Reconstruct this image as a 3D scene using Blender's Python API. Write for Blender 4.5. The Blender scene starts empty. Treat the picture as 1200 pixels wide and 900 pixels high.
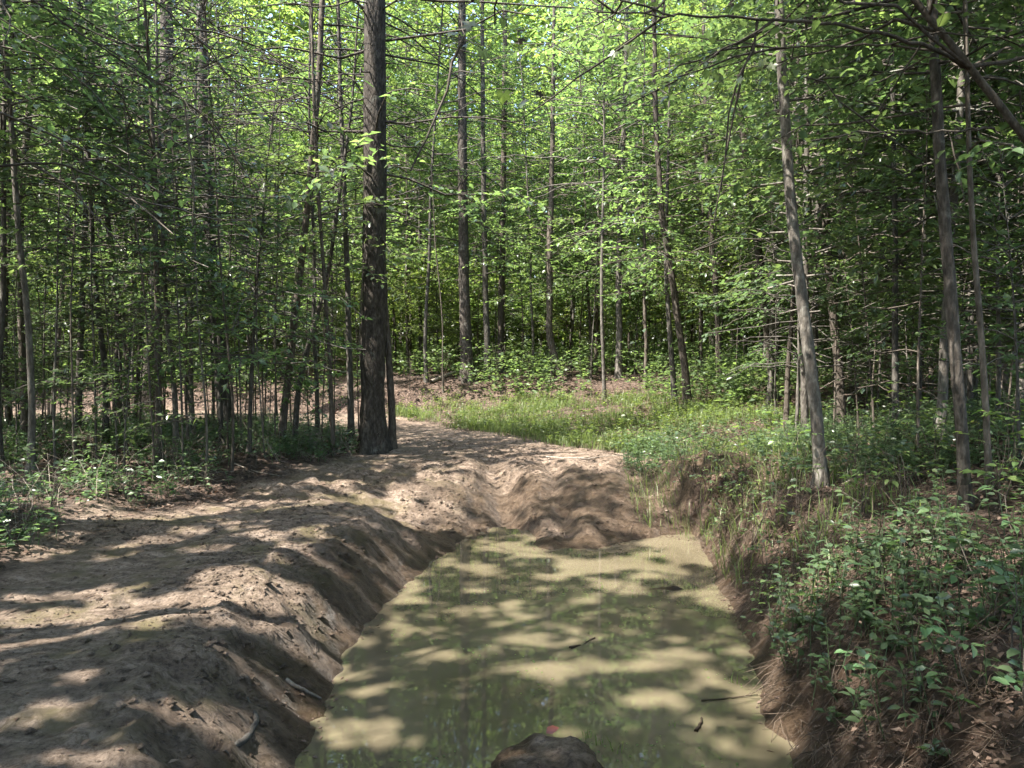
import bpy, math, random
import numpy as np
from mathutils import Vector

# ------------------------------------------------------------------ camera, sky, sun, exposure
C = bpy.context.scene.collection
sc = bpy.context.scene
EYE = 1.6
FPX = 870.0                       # focal length in photo pixels (1200 wide)
HOR = 410.0                       # horizon row of the photo
PITCH = math.atan((450 - HOR) / FPX)
cam_d = bpy.data.cameras.new("camera"); cam = bpy.data.objects.new("camera", cam_d); C.objects.link(cam)
cam.location = (0, 0, EYE); cam.rotation_euler = (math.pi / 2 - PITCH, 0, 0)
cam_d.sensor_width = 36; cam_d.lens = 36 * FPX / 1200; cam_d.clip_start = 0.05; cam_d.clip_end = 2000
sc.camera = cam

SUN_EL = math.radians(58)
SUN_AZ = math.atan2(-0.88, -0.42)          # measured from +Y towards +X
SUN = np.array([math.sin(SUN_AZ) * math.cos(SUN_EL), math.cos(SUN_AZ) * math.cos(SUN_EL), math.sin(SUN_EL)])
w = bpy.data.worlds.new("World"); sc.world = w; w.use_nodes = True
nt = w.node_tree
sky = nt.nodes.new("ShaderNodeTexSky"); sky.sky_type = 'NISHITA'; sky.sun_disc = False
sky.sun_elevation = SUN_EL; sky.sun_rotation = SUN_AZ; sky.dust_density = 2.0
bg = nt.nodes["Background"]; bg.inputs[1].default_value = 0.15
nt.links.new(sky.outputs[0], bg.inputs[0])
sl = bpy.data.lights.new("sun", 'SUN'); sl.energy = 4.3; sl.angle = math.radians(0.5); sl.color = (1, .94, .85)
so = bpy.data.objects.new("sun", sl); C.objects.link(so)
so.rotation_euler = Vector(SUN).to_track_quat('Z', 'Y').to_euler()
so.location = (0, 0, 40)
sc.view_settings.view_transform = 'Standard'; sc.view_settings.look = 'None'
sc.view_settings.exposure = 2.6; sc.view_settings.gamma = 1.0
sc.view_settings.use_curve_mapping = False
cy = sc.cycles
cy.max_bounces = 7; cy.diffuse_bounces = 5; cy.glossy_bounces = 3; cy.transmission_bounces = 4; cy.transparent_max_bounces = 8
cy.caustics_reflective = False; cy.caustics_refractive = False
cy.sample_clamp_indirect = 6; cy.use_denoising = True

rng = np.random.default_rng(7)
random.seed(7)

# ------------------------------------------------------------------ pixel <-> world
FW = np.array([0, math.cos(PITCH), -math.sin(PITCH)]); UP = np.array([0, math.sin(PITCH), math.cos(PITCH)])
def ray(px, py):
    return FW + np.array([(px - 600) / FPX, 0, 0]) + UP * ((450 - py) / FPX)
def at(px, py, Y):
    r = ray(px, py); return np.array([0, 0, EYE]) + r * (Y / r[1])
def on_plane(px, py, z):
    r = ray(px, py); return np.array([0, 0, EYE]) + r * ((z - EYE) / r[2])
def to_ground(px, py):
    r = ray(px, py); ts = np.linspace(1.5, 60, 2400)
    p = np.array([0, 0, EYE]) + r * ts[:, None]
    d = p[:, 2] - terrain(p[:, 0], p[:, 1])
    i = np.argmax(d < 0)
    return p[i] if d[i] < 0 else p[-1]

# ------------------------------------------------------------------ noise
def _h(i, j, s):
    n = (i.astype(np.int64) * 374761393 + j.astype(np.int64) * 668265263 + s * 1442695041) & 0x7fffffff
    n = ((n ^ (n >> 13)) * 1274126177) & 0x7fffffff
    return ((n ^ (n >> 16)) & 0xffff) / 65535.0
def vnoise(x, y, s=0):
    i = np.floor(x); j = np.floor(y); u = x - i; v = y - j
    u = u * u * u * (u * (u * 6 - 15) + 10); v = v * v * v * (v * (v * 6 - 15) + 10)
    return ((_h(i, j, s) * (1 - u) + _h(i + 1, j, s) * u) * (1 - v) + (_h(i, j + 1, s) * (1 - u) + _h(i + 1, j + 1, s) * u) * v) * 2 - 1
def fbm(x, y, s=0, o=4, g=.5):
    a, r, f = 1, 0, 1
    for k in range(o):
        r = r + a * vnoise(x * f + k * 17.3, y * f - k * 9.1, s + k); a *= g; f *= 2.03
    return r
def sstep(a, b, x):
    t = np.clip((x - a) / (b - a), 0, 1); return t * t * (3 - 2 * t)
def gauss(d, w): return np.exp(-(d / w) ** 2)

# ------------------------------------------------------------------ the lie of the land
ZW = -0.45
wpix = [(345, 893), (372, 845), (388, 808), (402, 775), (440, 722), (470, 690), (500, 662), (538, 636), (575, 629), (606, 633), (640, 645),
        (700, 642), (740, 632), (785, 627), (815, 636), (830, 655), (845, 690), (872, 730), (885, 770), (897, 810), (908, 850), (930, 897)]
PUD = [tuple(on_plane(a, b, ZW)[:2]) for a, b in wpix] + [(1.33, 3.0), (1.0, 2.4), (.3, 2.15), (-.5, 2.4), (-.95, 3.0)]
PUD = np.array(PUD)
def poly_sd(x, y, P):
    x = np.asarray(x, float); y = np.asarray(y, float)
    d = np.full(x.shape, 1e9); ins = np.zeros(x.shape, bool)
    for k in range(len(P)):
        a = P[k]; b = P[(k + 1) % len(P)]; e = b - a
        t = np.clip(((x - a[0]) * e[0] + (y - a[1]) * e[1]) / (e @ e), 0, 1)
        d = np.minimum(d, np.hypot(x - a[0] - t * e[0], y - a[1] - t * e[1]))
        c = (a[1] > y) != (b[1] > y)
        xi = a[0] + (y - a[1]) * e[0] / (e[1] if abs(e[1]) > 1e-9 else 1e-9)
        ins ^= c & (x < xi)
    return np.where(ins, -d, d)
def line_x(y, pts):
    pts = sorted(pts); return np.interp(y, [p[0] for p in pts], [p[1] for p in pts])
# edge of the woods left of the track, foot of the bank right of it, as x at given y
LEFT_EDGE = [(0, -4.0), (4, -3.9), (6, -3.8), (7.5, -3.55), (9.3, -3.2), (10.6, -2.55), (11.6, -2.1), (13.2, -2.3), (14.6, -3.3), (15.3, -6)]
RIGHT_FOOT = [(0, 1.5), (7.3, 2.05), (9, 2.45), (10.5, 2.35), (12.7, .3), (15.5, -1.6), (17.6, -2.9), (18.6, -5), (19.5, -14), (20, -20)]
def terrain(x, y):
    x = np.asarray(x, float); y = np.asarray(y, float)
    n1 = fbm(x * .35, y * .35, 3, 3)
    z = .05 * n1
    # woods floor on the left, a little proud of the track
    le = line_x(y, LEFT_EDGE); dl = le - x
    isl = sstep(-.1, .9, dl) * (1 - sstep(14.6, 15.6, y))
    z = z + isl * (.10 + .07 * fbm(x * .9, y * .9, 5, 3))
    # bank on the right and behind
    rf = line_x(y, RIGHT_FOOT); dr = (x - rf)
    back = np.maximum(dr * np.interp(y, [7, 11, 16, 20], [1., .75, .6, .45]), (y - 18.2) * 1.0 - 4 * sstep(-4, -14, x) * 0)
    back = np.maximum(back, 0)
    z = z + .15 * np.minimum(back, 4.2) * sstep(0, 2.2, back) + .05 * np.clip(back - 4.2, 0, 16) + .012 * np.clip(back - 20, 0, 200)
    # crown of the track left of the hole
    z = z + .05 * gauss(x + 1.9, .7) * sstep(2, 4, y) * (1 - sstep(9, 11, y))
    # the water hole
    d = poly_sd(x, y, PUD) + .05 * fbm(x * 2.2, y * 2.2, 11, 3) + .02 * fbm(x * 9, y * 9, 12, 2)
    far = sstep(7.2, 8.3, y) * (1 - sstep(1.5, 2.2, x))
    rightside = sstep(.6, 1.3, x) * (1 - far)
    wl = .66 * (1 - far) * (1 - rightside) + 2.3 * far + .46 * rightside
    t = np.clip(d / wl, 0, 1)
    prof = t * (2 - t) * .55 + sstep(0, 1, t) * .45
    lip = rightside * (1 - sstep(8.2, 11.0, y)) * (.40 * sstep(.15, 1.0, d) + .05 * fbm(x * 1.8, y * 1.8, 15, 3))
    z = np.where(d > 0, ZW + (z + lip - ZW) * prof, ZW + np.maximum(d * .8, -.28))
    # ruts and heaves of the ramp at the far end
    rm = sstep(7.5, 8.2, y) * (1 - sstep(10.2, 11.2, y))
    z = z - .24 * rm * gauss(x - .02 + (y - 8) * .10, .22) + .19 * rm * gauss(np.hypot((x - 1.25) / .62, (y - 8.9) / .75), 1.0) + .08 * rm * gauss(np.hypot((x + .75) / .4, (y - 9.1) / .8), 1.0)
    z = z - .10 * rm * gauss(x - .62 + (y - 8) * .05 + .06 * fbm(y * 1.2, y * 0, 25, 2), .12) - .07 * rm * gauss(x + .5 - (y - 8) * .06, .11)
    z = z - .12 * rm * gauss(x - 2.0 + (y - 8) * .1, .16)
    th_ = np.arctan2(x - 1.1, y - 10.2); rd_ = np.hypot(x - 1.1, y - 10.2)
    z = z + rm * (.012 * fbm(th_ * 9 + 3, rd_ * .5, 21, 3) + .022 * fbm(x * 3.3, y * 3.1, 22, 4) + .022 * fbm(x * 4.4 + 5, y * 1.1, 26, 3) + .018 * fbm(x * 9, y * 9, 23, 2) - .03 * np.maximum(.18 - np.abs(fbm(x * 3.1, y * .9, 24, 3)), 0) / .18)
    # scraped ridges along the bank of the hole, tyre ripples on the track
    face = np.exp(-((d - .42) / .42) ** 2) * (1 - far)
    z = z + face * (.024 * fbm(x * 2.2 + y * 1.2, y * 2.6 - x, 31, 4) - .04 * np.abs(fbm(x * 6, y * 5, 36, 3)) + .02 * fbm(x * 9, y * 9, 35, 2) + .03)
    track = (1 - isl) * sstep(0, .5, d) * (1 - sstep(.2, 1.0, dr))
    z = z + track * (.014 * fbm(x * 1.0 + y * .5, y * 2.6 - x * .6, 41, 4) + .014 * fbm(x * 6, y * 8, 42, 2) - .016 * np.maximum(fbm(x * 3.1, y * 4.4, 43, 2) - .35, 0))
    # heap of mud in the near water, low bar further on
    p = on_plane(640, 886, ZW)
    z = np.maximum(z, ZW - .2 + .27 * np.exp(-np.hypot((x - p[0]) / .42, (y - p[1] + .08) / .36) ** 3.2) + .035 * fbm(x * 6, y * 6, 51, 4))
    p = on_plane(775, 690, ZW)
    z = np.maximum(z, ZW - .2 + .225 * gauss(np.hypot((x - p[0]) / .42, (y - p[1]) / .16), 1.0) + .03 * fbm(x * 7, y * 7, 52, 3))
    # roots flare of ground, litter lumps
    z = z + (1 - track) * sstep(.3, .8, d) * .03 * fbm(x * 2.5, y * 2.5, 61, 3)
    return z

# ------------------------------------------------------------------ mesh helpers
def new_mesh(name, V, loops, totals, smooth=True):
    me = bpy.data.meshes.new(name)
    V = np.asarray(V, np.float32); loops = np.asarray(loops, np.int32); totals = np.asarray(totals, np.int32)
    me.vertices.add(len(V)); me.vertices.foreach_set('co', V.ravel())
    me.loops.add(len(loops)); me.loops.foreach_set('vertex_index', loops)
    me.polygons.add(len(totals))
    starts = np.concatenate([[0], np.cumsum(totals)[:-1]]).astype(np.int32)
    me.polygons.foreach_set('loop_start', starts); me.polygons.foreach_set('loop_total', totals)
    if smooth: me.polygons.foreach_set('use_smooth', np.ones(len(totals), bool))
    me.update(calc_edges=True)
    return me
class Geo:
    def __init__(s): s.V = []; s.L = []; s.T = []; s.n = 0
    def add(s, V, F):                      # F: (m,k) face array
        V = np.asarray(V, float).reshape(-1, 3); F = np.asarray(F, np.int64)
        s.V.append(V); s.L.append((F + s.n).ravel()); s.T.append(np.full(len(F), F.shape[1])); s.n += len(V)
    def mesh(s, name, smooth=True):
        return new_mesh(name, np.concatenate(s.V), np.concatenate(s.L), np.concatenate(s.T), smooth)
def link(name, me, mat, parent=None):
    o = bpy.data.objects.new(name, me); C.objects.link(o)
    if mat is not None and len(me.materials) == 0: me.materials.append(mat)
    if parent is not None: o.parent = parent
    return o
def tag(o, label, cat, group=None):
    o['label'] = label; o['category'] = cat
    if group: o['group'] = group
    return o
def empty(name, loc, label, cat, group=None):
    o = bpy.data.objects.new(name, None); C.objects.link(o); o.location = loc; o.empty_display_size = .1
    return tag(o, label, cat, group)
def unit(a): return a / np.maximum(np.linalg.norm(a, axis=-1, keepdims=True), 1e-9)
def tube(geo, path, rad, sides=8, wob=0, seed=0, cap=True, flare=0):
    path = np.asarray(path, float); rad = np.asarray(rad, float); n = len(path)
    t = unit(np.gradient(path, axis=0))
    ref = np.where(np.abs(t[:, 2:3]) > .9, [[1., 0, 0]], [[0, 0, 1.]])
    u = unit(np.cross(ref[n // 2][None, :], t)); v = np.cross(t, u)
    a = np.linspace(0, 2 * math.pi, sides, endpoint=False)
    r = rad[:, None] * np.ones((1, sides))
    if flare:
        hz = path[:, 2:3] - path[1, 2]; r = r * (1 + flare * np.exp(-np.maximum(hz, 0) / (rad[1] * 1.6)) * np.maximum(np.cos(a * 5 + seed) * .6 + np.cos(a * 3 + 1) * .5, -.25)[None])
    if wob:
        zz = np.arange(n)[:, None] * .35; aa = a[None, :]
        r = r * (1 + wob * fbm(np.cos(aa) * 1.6 + zz * .2, np.sin(aa) * 1.6 + zz * .6 + seed, seed, 3))
    V = path[:, None, :] + r[..., None] * (np.cos(a)[None, :, None] * u[:, None, :] + np.sin(a)[None, :, None] * v[:, None, :])
    i = np.arange(n - 1)[:, None] * sides; j = np.arange(sides)[None, :]; k = (j + 1) % sides
    F = np.stack([i + j, i + k, i + sides + k, i + sides + j], -1).reshape(-1, 4)
    V = V.reshape(-1, 3)
    geo.add(V, F)
    if cap:
        tip = np.vstack([V[-sides:], path[-1] + t[-1] * rad[-1]]); jj = np.arange(sides)
        geo.add(tip, np.stack([jj, (jj + 1) % sides, np.full(sides, sides)], -1))
def prisms(geo, A, B, ra, rb, sides=3):
    A = np.asarray(A, float); B = np.asarray(B, float); n = len(A)
    if n == 0: return
    t = unit(B - A); ref = np.where(np.abs(t[:, 2:3]) > .9, [[1., 0, 0]], [[0, 0, 1.]])
    u = unit(np.cross(ref, t)); v = np.cross(t, u)
    ra = np.broadcast_to(ra, (n,)); rb = np.broadcast_to(rb, (n,))
    a = np.linspace(0, 2 * math.pi, sides, endpoint=False); ca = np.cos(a)[None, :, None]; sa = np.sin(a)[None, :, None]
    R = ca * u[:, None] + sa * v[:, None]
    V = np.concatenate([A[:, None] + R * ra[:, None, None], B[:, None] + R * rb[:, None, None]], 1)
    j = np.arange(sides); k = (j + 1) % sides
    F = np.stack([j, k, sides + k, sides + j], -1)[None] + (np.arange(n) * 2 * sides)[:, None, None]
    geo.add(V.reshape(-1, 3), F.reshape(-1, 4))
def leaves_geo(geo, P, D, N, L, Wd, fine=False):
    P, D, N = (np.asarray(q, float) for q in (P, D, N)); n = len(P)
    if n == 0: return
    L = np.broadcast_to(L, (n,))[:, None]; Wd = np.broadcast_to(Wd, (n,))[:, None]
    D = unit(D); S = unit(np.cross(D, N)); N = np.cross(S, D)
    b = np.arange(n)[:, None]
    if fine:
        V = np.stack([P, P + D * L * .28 + S * Wd * .46 + N * Wd * .10, P + D * L * .66 + S * Wd * .36 + N * Wd * .06, P + D * L - N * L * .14,
                      P + D * L * .66 - S * Wd * .36 + N * Wd * .06, P + D * L * .28 - S * Wd * .46 + N * Wd * .10, P + D * L * .5], 1)
        F = np.concatenate([b * 7 + np.array([[0, 6, 2, 1]]), b * 7 + np.array([[0, 5, 4, 6]])], 0)
        G = np.concatenate([b * 7 + np.array([[6, 3, 2]]), b * 7 + np.array([[6, 4, 3]])], 0)
        n0 = geo.n; geo.add(V.reshape(-1, 3), F)
        geo.L.append((G + n0).ravel()); geo.T.append(np.full(len(G), 3))
    else:
        V = np.stack([P, P + D * L * .45 + S * Wd * .5 + N * Wd * .12, P + D * L - N * L * .10, P + D * L * .45 - S * Wd * .5 + N * Wd * .12], 1)
        F = np.concatenate([b * 4 + np.array([[0, 2, 1]]), b * 4 + np.array([[0, 3, 2]])], 0)
        geo.add(V.reshape(-1, 3), F)
def crown_mesh(name, twigs, A, fine=False, thin=None, cutf=None):
    """twigs (a Geo, material slot 0) and leaves (slot 1) as one crown"""
    g = Geo(); g.V, g.L, g.T, g.n = list(twigs.V), list(twigs.L), list(twigs.T), twigs.n
    if thin is not None and thin.n:
        V = np.concatenate(thin.V); F = np.concatenate(thin.L).reshape(-1, 4)
        if cutf is not None: F = F[~cutf(V)[F].any(1)]
        g.add(V, F)
    nt_ = sum(len(t) for t in g.T)
    leaves_geo(g, A['P'], A['D'], A['N'], A['L'], A['W'], fine); me = g.mesh(name, False)
    mi = np.ones(len(me.polygons), np.int32); mi[:nt_] = 0; me.polygons.foreach_set('material_index', mi); return me
def link_crown(me, bark, leaf, parent):
    o = bpy.data.objects.new('crown', me); C.objects.link(o); o.parent = parent
    while len(me.materials) < 2: me.materials.append(bark if len(me.materials) == 0 else leaf)
    for sl_, m_ in zip(o.material_slots, (bark, leaf)): sl_.link = 'OBJECT'; sl_.material = m_
    return o

# ------------------------------------------------------------------ materials
def mat(name):
    m = bpy.data.materials.new(name); m.use_nodes = True; n = m.node_tree.nodes; n.clear()
    return m, n, m.node_tree.links
def N(n, t, **kw):
    o = n.new(t)
    for k, v in kw.items():
        if k.startswith('i_'):
            key = k[2:]; o.inputs[int(key) if key.isdigit() else key].default_value = v
        else: setattr(o, k, v)
    return o
def ramp(n, stops):
    r = n.new('ShaderNodeValToRGB'); e = r.color_ramp.elements
    while len(e) < len(stops): e.new(.5)
    for q, (p, c) in zip(e, stops): q.position = p; q.color = (*c, 1)
    return r
def mixc(n, l, fac, a, b, mode='MIX'):
    m = n.new('ShaderNodeMix'); m.data_type = 'RGBA'; m.blend_type = mode
    for s, v in ((0, fac), (6, a), (7, b)):
        if hasattr(v, 'is_output'): l.new(v, m.inputs[s])
        else: m.inputs[s].default_value = v if s == 0 else (*v, 1)
    return m.outputs[2]
def leaf_mat(name, cols, trans, tfac=.4, rough=.45, spec=.5):
    m, n, l = mat(name)
    geo = N(n, 'ShaderNodeNewGeometry'); inf = N(n, 'ShaderNodeObjectInfo')
    r = ramp(n, [(i / (len(cols) - 1), c) for i, c in enumerate(cols)])
    l.new(geo.outputs['Random Per Island'], r.inputs[0])
    hs = N(n, 'ShaderNodeHueSaturation', i_Saturation=.90); l.new(r.outputs[0], hs.inputs['Color'])
    mr = N(n, 'ShaderNodeMapRange', i_3=.75, i_4=1.25); l.new(inf.outputs['Random'], mr.inputs[0]); l.new(mr.outputs[0], hs.inputs['Value'])
    mh = N(n, 'ShaderNodeMapRange', i_3=.485, i_4=.512); l.new(inf.outputs['Random'], mh.inputs[0]); l.new(mh.outputs[0], hs.inputs['Hue'])
    p = N(n, 'ShaderNodeBsdfPrincipled', i_Roughness=rough); p.inputs['Specular IOR Level'].default_value = spec
    l.new(hs.outputs[0], p.inputs['Base Color'])
    t = N(n, 'ShaderNodeBsdfTranslucent')
    tc = mixc(n, l, 1.0, hs.outputs[0], trans, 'MULTIPLY'); l.new(tc, t.inputs[0])
    mx = N(n, 'ShaderNodeMixShader', i_0=tfac); l.new(p.outputs[0], mx.inputs[1]); l.new(t.outputs[0], mx.inputs[2])
    o = N(n, 'ShaderNodeOutputMaterial'); l.new(mx.outputs[0], o.inputs[0])
    return m
GREEN = [(.052, .085, .036), (.068, .112, .043), (.085, .136, .050), (.114, .165, .060), (.075, .116, .060)]
M_leaf = leaf_mat('woodland_leaf', GREEN, (2.4, 2.5, 1.4), .47, .33, .6)
M_leaf_b = leaf_mat('bright_leaf', [(.070, .118, .036), (.095, .146, .045), (.128, .174, .052), (.064, .104, .038)], (2.4, 2.4, 1.2), .5, .33, .6)
M_leaf_d = leaf_mat('dark_leaf', [(.044, .072, .034), (.060, .096, .042), (.080, .116, .049), (.058, .098, .054)], (2.2, 2.4, 1.4), .42, .33, .6)
M_grass = leaf_mat("grass_blade", [(.075, .115, .035), (.105, .15, .045), (.14, .175, .06), (.10, .15, .05), (.17, .18, .08)], (2.0, 2.0, 1.2), .45)
M_weed = leaf_mat('weed_leaf', [(.07, .12, .035), (.10, .16, .04), (.13, .19, .05)], (2.2, 2.2, 1.1), .45)
M_litter = leaf_mat('dead_leaf', [(.060, .036, .024), (.10, .062, .042), (.17, .115, .08), (.07, .045, .032), (.20, .145, .105)], (1.2, 1.0, .8), .12, .7, .2)
M_yellow = leaf_mat('yellow_leaf', [(.28, .27, .03), (.22, .28, .03), (.30, .30, .08)], (2, 2, 1), .4)
M_red = leaf_mat('red_leaf', [(.32, .05, .035), (.25, .04, .03)], (1.5, 1, 1), .3)
M_pale = leaf_mat('pale_leaf', [(.45, .47, .40), (.40, .42, .36)], (1, 1, 1), .2)
M_dark_dead = leaf_mat('withered_leaf', [(.03, .022, .015), (.05, .035, .025)], (1, 1, 1), .1, .8, .1)

def bark_mat(name, dark, mid, light, scale=9, bump=.6, lich=.25):
    m, n, l = mat(name)
    tc = N(n, 'ShaderNodeTexCoord'); mp = N(n, 'ShaderNodeMapping'); mp.inputs['Scale'].default_value = (scale, scale, scale * .36)
    l.new(tc.outputs['Object'], mp.inputs[0])
    n1 = N(n, 'ShaderNodeTexNoise', i_Scale=3.0, i_Detail=8.0, i_Roughness=.65); l.new(mp.outputs[0], n1.inputs[0])
    v = N(n, 'ShaderNodeTexVoronoi', i_Scale=2.2); v.feature = 'DISTANCE_TO_EDGE'; l.new(mp.outputs[0], v.inputs[0])
    r = ramp(n, [(.3, dark), (.5, mid), (.72, light)]); l.new(n1.outputs[0], r.inputs[0])
    n2 = N(n, 'ShaderNodeTexNoise', i_Scale=2.3, i_Detail=5.0, i_Roughness=.7); l.new(tc.outputs['Object'], n2.inputs[0])
    r2 = ramp(n, [(.58, (0, 0, 0)), (.68, (1, 1, 1))]); l.new(n2.outputs[0], r2.inputs[0])
    ml = N(n, 'ShaderNodeMath', operation='MULTIPLY', i_1=lich); l.new(r2.outputs[0], ml.inputs[0])
    c = mixc(n, l, ml.outputs[0], r.outputs[0], (.27, .28, .24))
    inf = N(n, 'ShaderNodeObjectInfo'); hs = N(n, 'ShaderNodeHueSaturation'); mr = N(n, 'ShaderNodeMapRange', i_3=.7, i_4=1.3)
    l.new(inf.outputs['Random'], mr.inputs[0]); l.new(mr.outputs[0], hs.inputs['Value']); l.new(c, hs.inputs['Color'])
    p = N(n, 'ShaderNodeBsdfPrincipled', i_Roughness=.9); p.inputs['Specular IOR Level'].default_value = .2
    l.new(hs.outputs[0], p.inputs['Base Color'])
    ad = N(n, 'ShaderNodeMath', operation='ADD'); mv = N(n, 'ShaderNodeMath', operation='MINIMUM', i_1=.25)
    l.new(v.outputs['Distance'], mv.inputs[0]); l.new(n1.outputs[0], ad.inputs[0]); l.new(mv.outputs[0], ad.inputs[1])
    b = N(n, 'ShaderNodeBump', i_Strength=bump, i_Distance=.02); l.new(ad.outputs[0], b.inputs['Height']); l.new(b.outputs[0], p.inputs['Normal'])
    o = N(n, 'ShaderNodeOutputMaterial'); l.new(p.outputs[0], o.inputs[0])
    return m
M_bark = bark_mat('brown_bark', (.030, .025, .020), (.075, .062, .050), (.15, .13, .11))
M_bark_big = bark_mat('furrowed_bark', (.016, .013, .011), (.048, .041, .034), (.115, .10, .086), 9, 1.0, .4)
M_bark_pale = bark_mat('pale_bark', (.035, .03, .026), (.09, .08, .068), (.19, .178, .155), 8, .8, .7)
M_bark_grey = bark_mat('grey_bark', (.035, .031, .027), (.08, .072, .062), (.16, .147, .13), 8, .6, .45)
M_stick = bark_mat('bleached_wood', (.10, .08, .065), (.20, .17, .14), (.33, .29, .25), 12, .4, .1)

M_seed = leaf_mat('seedling_leaf', [(.05, .105, .045), (.065, .13, .05), (.08, .15, .05)], (2, 2, 1), .35, .35)
M_rust = leaf_mat('rust_leaf', [(.25, .07, .02), (.2, .05, .02)], (1.5, 1, 1), .2)
M_straw = bark_mat('dry_stem', (.035, .025, .018), (.085, .062, .045), (.19, .15, .115), 12, .2, .1)

# ground: mud, litter and moss laid out by the 'cover' attribute (r litter, g green film, b damp)
m, n, l = mat('woodland_ground'); M_ground = m
geo = N(n, 'ShaderNodeNewGeometry'); at_ = N(n, 'ShaderNodeAttribute', attribute_name='cover'); sp = N(n, 'ShaderNodeSeparateColor'); l.new(at_.outputs[0], sp.inputs[0])
def noise(scale, det=6, rough=.6, vec=None, dist=0):
    q = N(n, 'ShaderNodeTexNoise', i_Scale=scale, i_Detail=det, i_Roughness=rough); q.inputs['Distortion'].default_value = dist
    l.new(vec or geo.outputs['Position'], q.inputs[0]); return q.outputs[0]
mp = N(n, 'ShaderNodeMapping'); mp.inputs['Scale'].default_value = (1, 2.6, 1); mp.inputs['Rotation'].default_value = (0, 0, -.35); l.new(geo.outputs['Position'], mp.inputs[0])
a = noise(3.2, 10, .68, mp.outputs[0], .6)
mud = ramp(n, [(.28, (.11, .079, .056)), (.45, (.23, .169, .123)), (.58, (.35, .268, .205)), (.75, (.46, .37, .305))]); l.new(a, mud.inputs[0])
fine = noise(34, 10, .8); fr = ramp(n, [(.37, (.30, .27, .25)), (.50, (.95, .95, .95)), (.66, (1.1, 1.1, 1.1))]); l.new(fine, fr.inputs[0])
mudc = mixc(n, l, .95, mud.outputs[0], fr.outputs[0], 'MULTIPLY')
fk = noise(13, 9, .78, None, .8); fkr = ramp(n, [(.40, (.42, .38, .34)), (.50, (.92, .92, .92)), (.62, (1.08, 1.08, 1.08))]); l.new(fk, fkr.inputs[0])
mudc = mixc(n, l, .9, mudc, fkr.outputs[0], 'MULTIPLY')
gn = noise(2.1, 6, .65); gr = ramp(n, [(.5, (0, 0, 0)), (.66, (1, 1, 1))]); l.new(gn, gr.inputs[0])
gm = N(n, 'ShaderNodeMath', operation='MULTIPLY'); l.new(gr.outputs[0], gm.inputs[0]); l.new(sp.outputs[1], gm.inputs[1])
mudg = mixc(n, l, gm.outputs[0], mudc, (.15, .122, .062))
dmp = mixc(n, l, sp.outputs[2], mudg, (.42, .39, .35), 'MULTIPLY')
vo = N(n, 'ShaderNodeTexVoronoi', i_Scale=26.0); l.new(geo.outputs['Position'], vo.inputs[0])
lr = ramp(n, [(0, (.030, .020, .014)), (.35, (.06, .038, .027)), (.7, (.10, .066, .048)), (1, (.16, .115, .09))]); vs = N(n, 'ShaderNodeSeparateColor'); l.new(vo.outputs['Color'], vs.inputs[0]); l.new(vs.outputs[0], lr.inputs[0])
fin = mixc(n, l, sp.outputs[0], dmp, lr.outputs[0])
p = N(n, 'ShaderNodeBsdfPrincipled'); l.new(fin, p.inputs['Base Color'])
rr = N(n, 'ShaderNodeMapRange', i_3=.92, i_4=.30); l.new(sp.outputs[2], rr.inputs[0]); l.new(rr.outputs[0], p.inputs['Roughness'])
p.inputs['Specular IOR Level'].default_value = .35
h1 = N(n, 'ShaderNodeMath', operation='MULTIPLY', i_1=.5); l.new(fine, h1.inputs[0]); h3 = N(n, 'ShaderNodeMath', operation='ADD'); l.new(h1.outputs[0], h3.inputs[0]); l.new(fk, h3.inputs[1])
h2 = N(n, 'ShaderNodeMath', operation='ADD'); l.new(h3.outputs[0], h2.inputs[0]); l.new(a, h2.inputs[1])
b = N(n, 'ShaderNodeBump', i_Strength=1.0, i_Distance=.07); l.new(h2.outputs[0], b.inputs['Height']); l.new(b.outputs[0], p.inputs['Normal'])
o = N(n, 'ShaderNodeOutputMaterial'); l.new(p.outputs[0], o.inputs[0])

m, n, l = mat('muddy_water'); M_water = m
geo = N(n, 'ShaderNodeNewGeometry')
q = noise(1.3, 4, .5); wr = ramp(n, [(.3, (.076, .064, .040)), (.7, (.120, .101, .067))]); l.new(q, wr.inputs[0])
p = N(n, 'ShaderNodeBsdfPrincipled', i_Roughness=.012, i_IOR=1.5); l.new(wr.outputs[0], p.inputs['Base Color'])
q2 = noise(9, 3, .5); b = N(n, 'ShaderNodeBump', i_Strength=.03, i_Distance=.01); l.new(q2, b.inputs['Height']); l.new(b.outputs[0], p.inputs['Normal'])
o = N(n, 'ShaderNodeOutputMaterial'); l.new(p.outputs[0], o.inputs[0])

# ------------------------------------------------------------------ ground sheet and water
def axis(lo, hi, d0, d1, step, grow, flo, fhi):
    mid = np.arange(d0, d1 + 1e-6, step); L = [d0]; s = step
    while L[-1] > flo: s *= grow; L.append(L[-1] - s)
    R = [mid[-1]]; s = step
    while R[-1] < fhi: s *= grow; R.append(R[-1] + s)
    return np.concatenate([np.array(L[1:])[::-1], mid, np.array(R[1:])])
xs = axis(0, 0, -4.6, 3.6, .034, 1.06, -260, 260); ys = axis(0, 0, 2.2, 13.0, .034, 1.05, -120, 320)
GX, GY = np.meshgrid(xs, ys)
GZ = terrain(GX, GY)
nx, ny = len(xs), len(ys)
ii = (np.arange(ny - 1)[:, None] * nx + np.arange(nx - 1)[None, :]).ravel()
F = np.stack([ii, ii + 1, ii + nx + 1, ii + nx], -1)
me = new_mesh('ground', np.stack([GX, GY, GZ], -1).reshape(-1, 3), F.ravel(), np.full(len(F), 4))
x, y = GX.ravel(), GY.ravel()
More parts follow.
